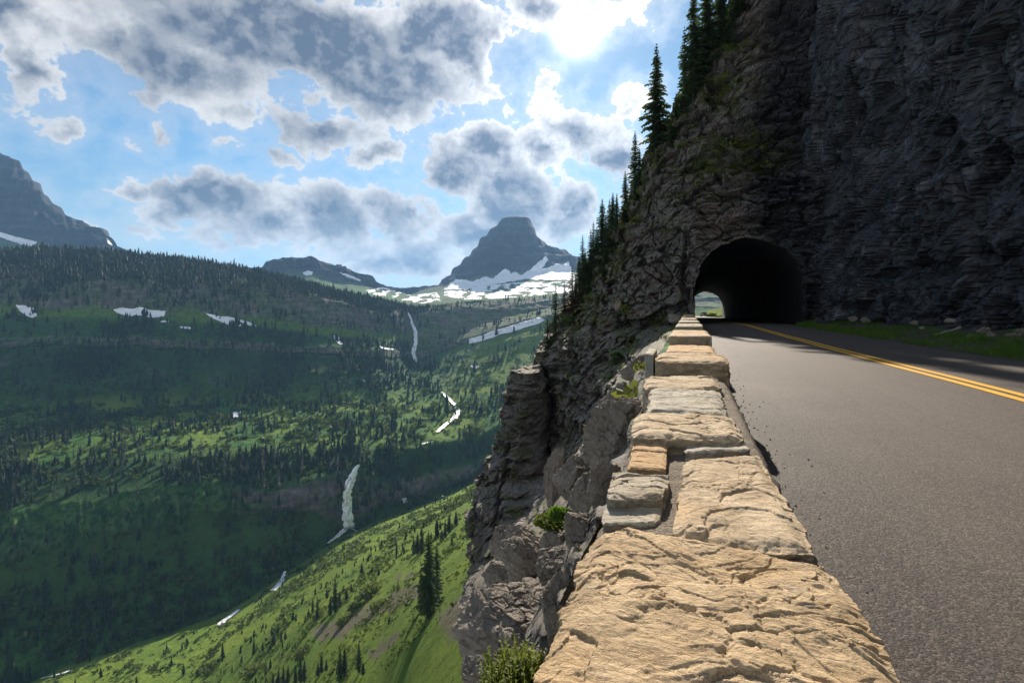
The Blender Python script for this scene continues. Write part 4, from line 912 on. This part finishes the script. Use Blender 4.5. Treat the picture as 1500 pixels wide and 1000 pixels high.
slab([(-.30,6.05),(.34,6.02),(.35,7.1),(-.30,7.1)], .515, .3, 80, 25.3, .012, M_CAP[1], True)
slab([(-.29,7.15),(.35,7.13),(.35,8.5),(-.29,8.5)], .52, .3, 70, 26.4, .012, M_CAP[3], True)
s = 8.6; k = 0
while s < 38.6:
    raised = k % 4 in (0, 1) if k > 0 else True
    ln = .95+.25*random.random() if raised else .8+.4*random.random()
    slab([(-.29+random.uniform(-.02,.02),s),(.35+random.uniform(-.02,.02),s),(.35,s+ln),(-.29,s+ln)], .66 if raised else .52, .42 if raised else .3, 44 if s < 16 else 26, 30+k*1.7, .011, M_CAP[(k*2+1)%5], True)
    s += ln+.03; k += 1
# mortar bed and rubble core under the capstones
slab([(-.27,-.55),(.36,-.5),(.36,.74),(-.27,.74)], ZT, .2, 70, 2.9, .014, M_CAP[1], True)
slab([(-.27,-1.9),(.36,-1.9),(.36,-.53),(-.27,-.58)], ZT, .2, 60, 3.6, .014, M_CAP[4], True)
sm = np.concatenate([np.arange(-2.,4.8,.02), np.arange(4.8,39.8,.12)]); prof = [(-.28,-1.4),(-.275,-.6),(-.27,.0),(-.265,.3),(-.255,.43),(-.22,.462)]+[(-.22+.51*i/24,.468) for i in range(1,24)]+[(.29,.462),(.325,.42),(.335,.25),(.35,.05),(.36,-.08)]
prof = np.array(prof); S2 = np.repeat(sm[:,None], len(prof), 1); PT = np.repeat(prof[None,:,0], len(sm), 0); PZ = np.repeat(prof[None,:,1], len(sm), 0)
nn = fbm(PT*9, S2*9, PZ*14, 4, .6)
P = np.stack([PT+.018*nn*np.sign(PT)*(PZ<.46), S2, PZ+.016*nn*(PZ>.4)], -1)
link('mortar_core', mesh_np('mortar_core', P, grid_faces(len(sm),len(prof)), M_MORTAR), wall)
n = 3800; gs = .5+18*rng.random(n)**1.6; gt = .37+rng.gamma(1.2,.075,n); gr = (.0016+.0038*rng.random(n)**2.5)*np.clip(gs/2.5,.8,2.)
octv = np.array([(1,0,0),(-1,0,0),(0,1,0),(0,-1,0),(0,0,1),(0,0,-1)], float); octf = np.array([(0,2,4),(2,1,4),(1,3,4),(3,0,4),(2,0,5),(1,2,5),(3,1,5),(0,3,5)])
gz = -.035*np.abs(gt-3.3)/3.3+.012*fbm(gt*.6,gs*.25,0.,3)
V = (octv[None]*(.6+.8*rng.random((n,6,3)))*gr[:,None,None])+np.stack([gt,gs,gz+gr*.3],-1)[:,None,:]
F = (np.arange(n)[:,None,None]*6+octf[None]).reshape(-1,3)
link('gravel', mesh_np('gravel', V.reshape(-1,3), F, M_GRAVEL, False), kind='stuff', label='loose gravel along the road edge beside the parapet wall', cat='gravel')
# ------------------------------------------------------------------ loose rocks
def rock_mesh(seed, n=90, ex=(1,.8,.6), top=None):
    u = np.linspace(0, 2*math.pi, n*2+1); v = np.linspace(1e-3, math.pi-1e-3, n); U, Vv = np.meshgrid(u, v)
    d = np.stack([np.sin(Vv)*np.cos(U), np.sin(Vv)*np.sin(U), np.cos(Vv)], -1); d[:,-1] = d[:,0]
    rd = np.random.default_rng(seed); r = np.full(U.shape, 1.25)
    for k in range(15):                     # cut by planes: a broken block
        nrm = rd.normal(size=3); nrm /= np.linalg.norm(nrm); h = rd.uniform(.62,.98)
        dt = d@nrm; r = np.minimum(r, np.where(dt > .05, h/np.maximum(dt,.05), 9))
    if top:
        rt = np.where(d[...,2] > .05, top/np.maximum(d[...,2],.05), 9); r = -np.log(np.exp(-7*r)+np.exp(-7*np.minimum(rt,4)))/7+.04
    c1, c2, cv, cp = cell(d[...,0]*2.6+seed, d[...,1]*2.6, d[...,2]*4.2, True)
    r = r*(1+.07*fbm(d[...,0]*2+seed,d[...,1]*2,d[...,2]*2,4)+.06*terrace(fbm(d[...,0]*3+seed,d[...,1]*3,d[...,2]*9,4,.6),4,4)+.03*fbm(d[...,0]*9,d[...,1]*9,d[...,2]*14+seed,5,.65)+.07*(cv-.5)+.10*cp-.03*np.exp(-((c2-c1)/.06)**2))
    P = d*r[...,None]*np.array(ex)
    return P, grid_faces(n, 2*n+1)
def rock(px, py, D, wpx, hpx, seed, label, mat=None, n=110, depth=.8, rot=(0,0,0), group='boulders below the parapet wall', name='boulder', top=None):
    P, F = rock_mesh(seed, n, (wpx/FPX*D/2, wpx/FPX*D/2*depth, hpx/FPX*D/2), top)
    o = link(name, mesh_np(name, P, F, mat or M_BOULD, False), label=label, cat='boulder' if name=='boulder' else 'rock', group=group, loc=W(px,py,D))
    o.rotation_euler = (rot[0], rot[1], TH+rot[2]); return o
rock(766, 915, 3.6, 160, 140, 6, 'large flat topped grey boulder, lowest and nearest one beside the wall', n=170, rot=(.06,.12,.1), depth=.95, top=.55)
rock(812, 830, 3.7, 72, 70, 5, 'rounded grey boulder above the large flat boulder', n=90, top=.6, rot=(.2,-.3,.4))
rock(858, 785, 3.0, 75, 78, 8, 'blocky boulder tight against the wall beside the big front slab', n=80, rot=(.3,.2,.2))
rock(772, 825, 6.5, 80, 60, 12, 'dark broken boulder left of the rounded one', n=80, rot=(0,.3,0))
rock(868, 735, 3.6, 60, 90, 14, 'upright narrow boulder under the pale flat capstone', n=80, rot=(.2,.35,.5))
rock(905, 655, 4.6, 108, 118, 17, 'big dark overhanging outcrop boulder beside the orange capstones', n=110, rot=(.1,.3,0))
rock(840, 700, 10, 62, 66, 19, 'square dark boulder below the overhanging outcrop', n=70, rot=(.1,.3,.3))
rock(905, 590, 9, 60, 48, 21, 'low dark boulder left of the white capstone', n=70, rot=(0,.3,.2))
rock(940, 545, 14, 50, 44, 23, 'small dark boulder left of the first raised wall block', n=60)
rock(700, 985, 3.2, 60, 44, 27, 'small pale stone at the bottom edge of the picture', n=60)
rock(738, 850, 8, 66, 60, 29, 'shadowed boulder behind the large flat boulder', n=60)
rock(800, 870, 4.4, 70, 50, 33, 'low grey stone wedged behind the large flat boulder', n=60, top=.5)
rock(770, 795, 7, 64, 50, 81, 'flat rough stone between the bush and the pinnacle foot', n=70, rot=(0,.2,0))
rock(815, 800, 5, 44, 34, 82, 'small rough stone just below the yellow green bush', n=60, rot=(.2,.1,.3))
rock(742, 800, 10, 60, 66, 83, 'broken block at the foot of the pinnacle', n=70, rot=(.1,.2,.6))
rock(818, 880, 2.5, 74, 96, 71, 'rough grey stone packed against the wall above the leafy plant', n=90, rot=(.1,.2,.6))
rock(846, 836, 2.5, 56, 74, 72, 'rough grey stone packed against the wall beside the rounded boulder', n=80, rot=(.3,.1,.2))
rock(886, 715, 3.0, 50, 90, 73, 'narrow rough stone packed against the wall under the shell shaped capstone', n=80, rot=(.1,.3,.5))
rock(922, 628, 4.6, 40, 70, 74, 'rough stone packed against the wall beside the orange capstones', n=70, rot=(.2,.2,.1))
rock(948, 566, 7.5, 36, 50, 75, 'rough stone packed against the wall below the raised block', n=60, rot=(.2,.2,.4))
rock(992, 468, 36, 30, 17, 36, 'pale slab leaning at the foot of the cliff by the tunnel mouth', n=50, rot=(0,.6,0))
rock(812, 712, 20, 34, 110, 41, 'tall pale upright slab of rock below the buttress', n=80, depth=.4, rot=(0,.06,0))
rock(905, 447, 40, 14, 18, 44, 'small pale triangular stone on a cliff ledge', n=40)
for i, (px, py, D, w, h) in enumerate(((1440,484,19,17,10),(1452,490,18,12,8),(1487,492,17.6,20,14),(1495,486,18,14,10),(1392,470,21,20,10),(1340,473,23,12,6),(1250,468,29,12,8),(1268,470,28,16,9),(1420,492,17.6,10,6),(1405,480,19.5,9,6),(1352,480,22,8,5))):
    rock(px, py, D, w, h, 60+i, 'small broken stone lying in the grass at the foot of the dark rock wall', n=26, group='stones along the grass verge', name='stone')
# weathered pole lying on the verge
def pole(a, b, r):
    a, b = np.array(a), np.array(b); d = (b-a)/np.linalg.norm(b-a); u = np.cross(d,(0,0,1)); u /= np.linalg.norm(u); w = np.cross(u,d); V = []
    nseg = 14
    for i in range(nseg+1):
        p = a+(b-a)*i/nseg+.012*np.array((math.sin(i*1.3),0,math.cos(i)))
        for k in range(10): V.append(p+(u*math.cos(k*.628)+w*math.sin(k*.628))*r*(1-.35*i/nseg)*(1+.12*math.sin(3*k+i)))
    V.append(a); V.append(b); F = [(i*10+k, i*10+(k+1)%10, (i+1)*10+(k+1)%10, (i+1)*10+k) for i in range(nseg) for k in range(10)]
    F += [(len(V)-2, (k+1)%10, k, k) for k in range(0)]
    return V, F
V, F = pole(W(1368,491,18.4), W(1406,480,19.0), .035)
link('fallen_branch', mesh_np('fallen_branch', V, F, M_WOOD), label='pale weathered branch lying across the grass by the rock wall', cat='branch')
# ------------------------------------------------------------------ trees, bushes and turf on the cliff
CT_ = [(957,226,158,0,'tall lone fir against the sky on the steep cliff skyline',1.),
 (1012,152,178,1,'very tall fir reaching the top of the picture, leftmost of the upper cliff group',1.),
 (997,178,140,4,'thinner fir leaning on the left of the upper cliff group',.9),
 (1031,112,170,0,'broad fir in the middle of the upper cliff group',1.),
 (1052,72,150,2,'dark fir near the top edge right of the broad upper cliff fir',1.2),
 (1080,28,140,1,'uppermost fir, cut by the top edge of the picture',1.),
 (921,288,102,1,'slender fir on the skyline below the tall lone fir',1.),
 (908,312,68,2,'shorter fir just left of the slender skyline fir',1.2),
 (932,272,60,4,'ragged small fir between the slender fir and the tall lone fir',1.2),
 (972,205,52,4,'small ragged fir at the right foot of the tall lone fir',1.3),
 (985,190,60,2,'short fir between the tall lone fir and the upper cliff group',1.3),
 (876,372,82,2,'full dark fir at the middle of the skyline row',1.5),
 (887,352,64,0,'dark bushy fir right of the middle of the skyline row',1.1),
 (897,335,56,2,'dark fir crowded against the rock at the skyline row',1.4),
 (866,392,72,3,'narrow dark fir left of the middle of the skyline row',1.5),
 (858,408,76,3,'narrow spire fir at the left of the skyline row',1.4),
 (848,412,70,3,'leftmost narrow spire of the skyline row',1.3),
 (842,420,50,2,'short dark fir at the left foot of the skyline row',1.3),
 (827,458,74,3,'rust tinged narrow fir standing low on the cliff edge',1.5),
 (814,472,62,3,'rust tinged small fir left of the other low rusty fir',1.5),
 (803,492,82,4,'thin sparse tree at the left tip of the cliff edge',1.1),
 (797,505,50,4,'small green fir hanging at the very left tip of the cliff',1.6),
 (853,425,46,0,'short bushy fir in front of the skyline row',1.2),(880,398,44,0,'small dark fir tucked into the slope in front of the skyline row',1.2)]
for px, pb, hp, kd in ((870,386,60,2),(881,378,66,3),(892,366,60,0),(903,340,58,2),(861,402,58,0),(852,416,54,2),(846,424,58,0),(899,352,40,0),(912,322,44,0),(874,396,40,2),(838,440,44,2),(927,300,48,2),(980,212,46,0),(992,196,60,2),(1090,12,110,0)):
    CT_.append((px,pb,hp,kd,'dark fir packed among its neighbours along the cliff skyline',1.25))
for i, (px, pb, hp, kd, lb, wd) in enumerate(CT_):
    p = cliff_at(px+5, pb+4); D = -p[0]*ST+p[1]*CT
    tree(kd, p-np.array((0,0,.3)), hp/FPX*D*1.06, lb, 'firs on the cliff edge', wide=wd, crown=redcrown if 'rust' in lb else None)
CB = [(832,470,14,'green bush on the ledge under the low rusty firs'),(845,455,12,'green bush on the slope right of the low rusty firs'),(865,440,10,'dark green bush on the cliff below the skyline row'),
 (808,500,12,'bush clinging to the left tip of the cliff edge'),(915,452,12,'bright green bush beside the small triangular stone'),(875,470,8,'yellowish tuft on the ledge below the triangular stone'),
 (838,545,6,'yellow green tuft on the face of the buttress'),(905,520,9,'dark green shrub in the shaded cleft near the wall'),(895,555,9,'dark shrub lower in the shaded cleft near the wall'),(925,500,9,'leafy shrub at the wall side of the cliff'),
 (900,365,8,'grassy bush on the skyline above the tunnel'),(888,380,8,'pale grassy tuft on the skyline slope'),(935,325,9,'grassy bush high on the skyline slope'),(948,295,8,'grass tuft on the skyline slope left of the tall lone fir'),(1000,215,10,'grassy bush under the upper cliff firs'),
 (1012,185,9,'grass tuft under the very tall fir'),(1060,210,12,'dull green bush on the ledge above the tunnel'),(1030,240,9,'olive bush on the rock face above the tunnel'),(955,470,8,'low green plant by the rocks at the end of the wall'),(975,465,7,'small green plant at the foot of the cliff by the tunnel'),(875,525,5,'tiny tuft on the buttress ledge'),(800,690,7,'green plant in the crevice beside the pinnacle')]
for px, py, rp, lb in CB:
    p = cliff_at(px, py); D = -p[0]*ST+p[1]*CT
    bush_thing(p, rp/FPX*D, M_BUSH if ('bright' in lb or 'yellow' in lb or 'pale' in lb or 'grass' in lb) else M_BUSHD, lb, 260, .22, group='bushes on the cliff')
for cx_, cy_, D, r, lb, mt in ((806,768,5.2,.155,'yellow green bush on the rocks beside the pale flat capstone',M_BUSH),(822,757,5.0,.13,'darker green half of the bush beside the pale capstone',M_GRASS)):
    p = W(cx_, cy_, D); bush_thing(p, r, mt, lb, 1500, .11, squash=.9)
# leafy plants at the near foot of the wall
def leafy(loc, h, r, n, label):
    V, F = [], []
    for k in range(n):
        a = random.uniform(0,6.28); rr = r*random.random()**.6; hh = h*random.uniform(.4,1.)*(1-.4*rr/r); bx, by = rr*math.cos(a), rr*math.sin(a); lx, ly = random.gauss(0,.22), random.gauss(0,.22)
        for q in range(9):
            f = (q+1)/9; p = Vector((bx+lx*hh*f, by+ly*hh*f, hh*f)); b = random.uniform(0,6.28); el = random.uniform(.1,.9); ll = .03*(1.25-f*.6)*random.uniform(.7,1.3)
            d = Vector((math.cos(b)*math.cos(el), math.sin(b)*math.cos(el), math.sin(el)))*ll; sd = d.cross(Vector((0,0,1))).normalized()*ll*.33
            i = len(V); V += [p, p+d*.5+sd, p+d, p+d*.5-sd]; F.append((i,i+1,i+2,i+3))
        i = len(V); w = .0016; V += [Vector((bx-w,by,0)), Vector((bx+w,by,0)), Vector((bx+lx*hh+w,by+ly*hh,hh)), Vector((bx+lx*hh-w,by+ly*hh,hh))]; F.append((i,i+1,i+2,i+3))
    return link('leafy_plant', mesh_np('leafy_plant', V, F, M_BUSH, False), label=label, cat='plant', loc=loc)
leafy(W(757,1010,2.3), .22, .14, 260, 'leafy green plant growing beside the big front slab at the bottom edge')
leafy(W(735,1035,2.2), .17, .1, 120, 'lower leafy plant at the bottom edge left of the bigger one')
# ------------------------------------------------------------------ the car beyond the tunnel
def box_np(c, s, taper=0.):
    V = np.array([[a,b,d] for d in (-1,1) for b in (-1,1) for a in (-1,1)], float)*.5*np.array(s); V[4:,:2] *= 1-taper; V += c
    return V, [(0,2,3,1),(4,5,7,6),(0,1,5,4),(2,6,7,3),(0,4,6,2),(1,3,7,5)]
def shell(sect):
    V, F = [], []; n = len(sect[0])
    for s in sect: V += s
    for i in range(len(sect)-1):
        for k in range(n): F.append((i*n+k, i*n+(k+1)%n, (i+1)*n+(k+1)%n, (i+1)*n+k))
    F.append(tuple(range(n))[::-1][:4]); return V, [f for f in F if len(f)==4]
sc_ = 172.; ct_ = float(road_c(np.array(sc_)))
car = link('parked_car', None, label='small dark car on the road beyond the far end of the tunnel', cat='car', loc=(4.7, sc_, float(road_z(np.array(sc_)))), rz=.1)
prof = [(-2.15,.35),(-2.2,.75),(-1.95,.92),(-1.1,1.0),(-.5,1.45),(.9,1.5),(1.6,1.05),(2.1,.95),(2.15,.4)]
V, F = [], []
for i, xs in enumerate((-.86,-.8,.8,.86)):
    for (yy, zz) in prof: V.append((xs*(1 if zz < 1.1 else .84), yy, zz if abs(xs) < .85 else (zz-.35)*.93+.38))
npf = len(prof)
for i in range(3):
    for k in range(npf): F.append((i*npf+k, i*npf+(k+1)%npf, (i+1)*npf+(k+1)%npf, (i+1)*npf+k))
me = bpy.data.meshes.new('body'); me.from_pydata(V, [], F+[tuple(range(npf)), tuple(range(3*npf,4*npf))]); me.materials.append(M_CARP); link('body', me, car)
me = bpy.data.meshes.new('windscreen'); me.from_pydata([(-.66,-1.08,1.05),(.66,-1.08,1.05),(.58,-.56,1.44),(-.58,-.56,1.44)], [], [(0,1,2,3)]); me.materials.append(M_GLASS); link('windscreen', me, car)
for sgn in (-1,1):
    V, F = box_np((sgn*.62,-2.18,.72), (.34,.08,.16)); link('headlight', mesh_np('headlight', V, F, M_LAMP, False), car)
    for yy in (-1.35,1.35):
        n = 18; V = [(sgn*(.7+.2*w), yy+.33*math.cos(k*6.283/n), .33+.33*math.sin(k*6.283/n)) for w in (0,1) for k in range(n)]; F = [(k,(k+1)%n,n+(k+1)%n,n+k) for k in range(n)]
        me = bpy.data.meshes.new('wheel'); me.from_pydata(V, [], F+[tuple(range(n)), tuple(range(n,2*n))]); me.materials.append(M_TYRE); link('wheel', me, car)
# ------------------------------------------------------------------ haze
def haze(dens, col, g):
    t = N('valley_haze')
    v = t.n('ShaderNodeVolumePrincipled', {'Color':col,'Density':dens,'Anisotropy':g}).outputs[0]
    t.n('ShaderNodeOutputMaterial', {'Volume':v})
    lo, hi = float(TP[...,2].min())-3, float(TP[...,2].max())+30
    V, F = box_np((0,1500,(lo+hi)/2), (16000,14000,hi-lo))
    link('haze', mesh_np('haze', V, F, t.m, False), kind='stuff', label='pale blue haze filling the valley air', cat='haze')
haze(4.6e-5, (.32,.60,1.), .25)
# ------------------------------------------------------------------ sky with clouds, by azimuth and elevation
w = bpy.data.worlds.new('World'); scn.world = w; w.use_nodes = True
t = N(w, True)
d = t.n('ShaderNodeTexCoord').outputs['Generated']
d = t.n('ShaderNodeVectorRotate', {'Vector':d,'Angle':-TH}, rotation_type='Z_AXIS').outputs[0]
xyz = t.sep(d)
az = t.math('ARCTAN2', xyz[0], xyz[1]); el = t.math('ARCSINE', xyz[2])
p = t.n('ShaderNodeCombineXYZ', {'X':az,'Y':el}).outputs[0]
def AE(px, py): return math.atan((px-750)/FPX), math.atan((HOR-py)/math.hypot(FPX, px-750))
sky = t.n('ShaderNodeTexSky', sky_type='NISHITA', sun_disc=False, sun_elevation=math.asin(SUN.z), sun_rotation=math.atan2(SUN.x, SUN.y), altitude=2000, air_density=1.0, dust_density=.4, ozone_density=3.)
SKYK = .046
CL = [(420,50,330,95,1.),(260,85,180,80,.9),(560,105,170,85,.95),(640,40,130,80,.9),(160,45,110,60,.7),(690,80,60,80,.75),
 (470,185,120,45,.7),(390,217,75,20,.5),(540,222,70,26,.6),(330,160,60,40,.5),
 (25,90,70,120,.62),(85,195,38,32,.4),(0,20,90,60,.7),(215,188,38,42,.5),
 (120,275,60,18,.35),(200,275,90,30,.6),(300,290,120,45,.75),(400,318,140,62,.85),(500,325,90,72,.85),(585,322,62,62,.8),(630,370,90,40,.75),(560,385,110,30,.6),(240,310,80,30,.5),(180,330,120,16,.35),(330,350,160,14,.3),
 (665,250,58,58,.85),(715,225,75,70,.95),(750,300,95,100,1.),(830,310,50,78,.85),(700,350,110,60,.85),(845,190,85,55,.75),(790,215,60,50,.8),(905,225,55,42,.7),(735,150,24,28,.4),(800,130,30,40,.45),
 (800,15,130,52,.8),(890,20,80,34,.6),(930,155,40,30,.4),(960,300,120,90,.6),(1100,-150,300,120,.8),(500,-200,500,160,.9),(-250,200,200,140,.8)]
def cn(vec, sc, det, rough, dist): return t.n('ShaderNodeTexNoise', {'Vector':vec,'Scale':sc,'Detail':det,'Roughness':rough,'Distortion':dist}).outputs[0]
def billow(vec, sc):
    return t.math('SUBTRACT', .28, t.math('ABSOLUTE', t.math('MULTIPLY_ADD', cn(vec, sc, 4, .55, .1), 2., -1.)))
def puffs(vec):
    q = t.scale(vec, (1,1.3,1))
    a = t.math('MULTIPLY', t.math('SUBTRACT', cn(q, 6., 9, .58, .2), .5), 1.2)
    b = t.math('MULTIPLY', billow(q, 9.5), .80)
    c = t.math('MULTIPLY', billow(t.vm('ADD', q, (1.3,.7,0)), 24), .26)
    return t.math('ADD', t.math('ADD', a, b), c)
w1 = t.n('ShaderNodeTexNoise', {'Vector':p,'Scale':8,'Detail':5,'Roughness':.6}).outputs[1]
w2 = t.n('ShaderNodeTexNoise', {'Vector':p,'Scale':30,'Detail':6,'Roughness':.65}).outputs[1]
pw = t.vm('ADD', p, t.scale(t.vm('SUBTRACT', w1, (.5,.5,.5)), (.20,.12,0)))
pw = t.vm('ADD', pw, t.scale(t.vm('SUBTRACT', w2, (.5,.5,.5)), (.045,.035,0)))
pb = t.vm('ADD', p, t.scale(t.vm('SUBTRACT', w2, (.5,.5,.5)), (.02,.015,0)))
dens_ = None
for (px, py, rx, ry, wt) in CL:
    a, e = AE(px, py); a1, _ = AE(px+rx*.5, py); a0, _ = AE(px-rx*.5, py); ex = max(.01, (a1-a0)*1.12)
    _, e1 = AE(px, py-ry*.5); _, e0 = AE(px, py+ry*.5); ey = max(.01, (e1-e0)*1.12)
    v = t.vm('MULTIPLY_ADD', pw, (1/ex,1/ey,0), (-a/ex,-e/ey,0))
    l = t.vm('LENGTH', v)
    b = t.math('MULTIPLY_ADD', l, -wt, wt)
    dens_ = b if dens_ is None else t.math('SMOOTH_MAX', dens_, b, .12)
dens_ = t.math('MAXIMUM', dens_, t.mr(xyz[1], .35, -.35, -.9, .30))  # cloud cover added out of view behind the camera, to fill shaded faces
pf = puffs(pb)
dn = t.math('ADD', t.math('ADD', dens_, pf), -.36)
alpha = t.math('MAXIMUM', t.mr(dn, .0, .14), t.mr(dn, -.45, .15, 0, .30))
soft = t.math('ADD', dens_, t.math('MULTIPLY', t.math('SUBTRACT', cn(t.vm('ADD', p, (3.1,1.7,.4)), 5., 6, .6, .4), .5), 2.3))
thick = t.mr(t.math('ADD', t.math('MULTIPLY', soft, .32), t.math('MULTIPLY', dn, .68)), -.02, .60)
sa, se = AE(*SUNPX)
off = t.vm('NORMALIZE', t.vm('SUBTRACT', (sa,se,0), p))
pf2 = puffs(t.vm('ADD', pb, t.scale(off, (.024,.024,0))))
rel = t.math('SUBTRACT', pf, pf2)
lit = t.mr(rel, -.34, .34)
gen = t.n('ShaderNodeTexCoord').outputs['Generated']
ang_ = t.math('MAXIMUM', t.vm('DOT_PRODUCT', gen, tuple(SUN)), 0.)
prox = t.math('POWER', ang_, 24.)
WH, GY = (.34,.338,.334), (.043,.055,.080)
shade = t.math('MULTIPLY', thick, t.math('MULTIPLY_ADD', lit, -.55, 1.2), clamp=True)
ccol = t.mix(t.math('MULTIPLY', shade, t.mr(xyz[1], -.3, .2)), WH, GY)  # added rear clouds stay white, without grey cores, for more fill
def vscale(v, f):
    o = t.vm('SCALE', v); t.put(o.node.inputs['Scale'], f); return o
ccol = vscale(ccol, t.math('MULTIPLY_ADD', prox, .75, .96))
skyc = t.mix(t.mr(el, .22, .0, 0, .75), t.vm('MULTIPLY', vscale(sky.outputs[0], t.mr(el, .0, .3, SKYK*.5, SKYK*1.02)), (.92,1.1,1.02)), (.19,.255,.30))
mixc = t.mix(t.math('MULTIPLY', alpha, .97), skyc, ccol)
P_ = lambda e, k: t.math('MULTIPLY', t.math('POWER', ang_, e), k)
glow = t.math('ADD', t.math('ADD', P_(1500., .6), P_(160., .04)), P_(6000., 7.))
fin = t.vm('ADD', mixc, vscale((1.,.96,.88), glow))
bg = t.n('ShaderNodeBackground', {'Color':fin,'Strength':1.0}).outputs[0]
t.n('ShaderNodeOutputWorld', {'Surface':bg})
w.cycles.sampling_method = 'MANUAL'; w.cycles.sample_map_resolution = 1024
# ------------------------------------------------------------------ sun, camera
sl = bpy.data.lights.new('sun', 'SUN'); sl.energy = 3.7; sl.angle = math.radians(.6); sl.color = (1,.9,.76)
so = bpy.data.objects.new('sun', sl); C.objects.link(so); so.rotation_euler = SUN.to_track_quat('Z','Y').to_euler(); so.location = (0,0,60)
cam = bpy.data.cameras.new('camera'); co_ = bpy.data.objects.new('camera', cam); C.objects.link(co_)
co_.location = (0,0,CAMZ); co_.rotation_euler = (math.radians(90),0,TH)
cam.sensor_width = 36; cam.lens = 18; cam.shift_y = -49/1500.; cam.clip_start = .05; cam.clip_end = 30000
scn.camera = co_
scn.view_settings.view_transform = 'Standard'; scn.view_settings.look = 'None'; scn.view_settings.gamma = 1; scn.view_settings.exposure = EXPO
scn.cycles.use_denoising = True; scn.cycles.max_bounces = 6; scn.cycles.volume_bounces = 1; scn.cycles.transparent_max_bounces = 4
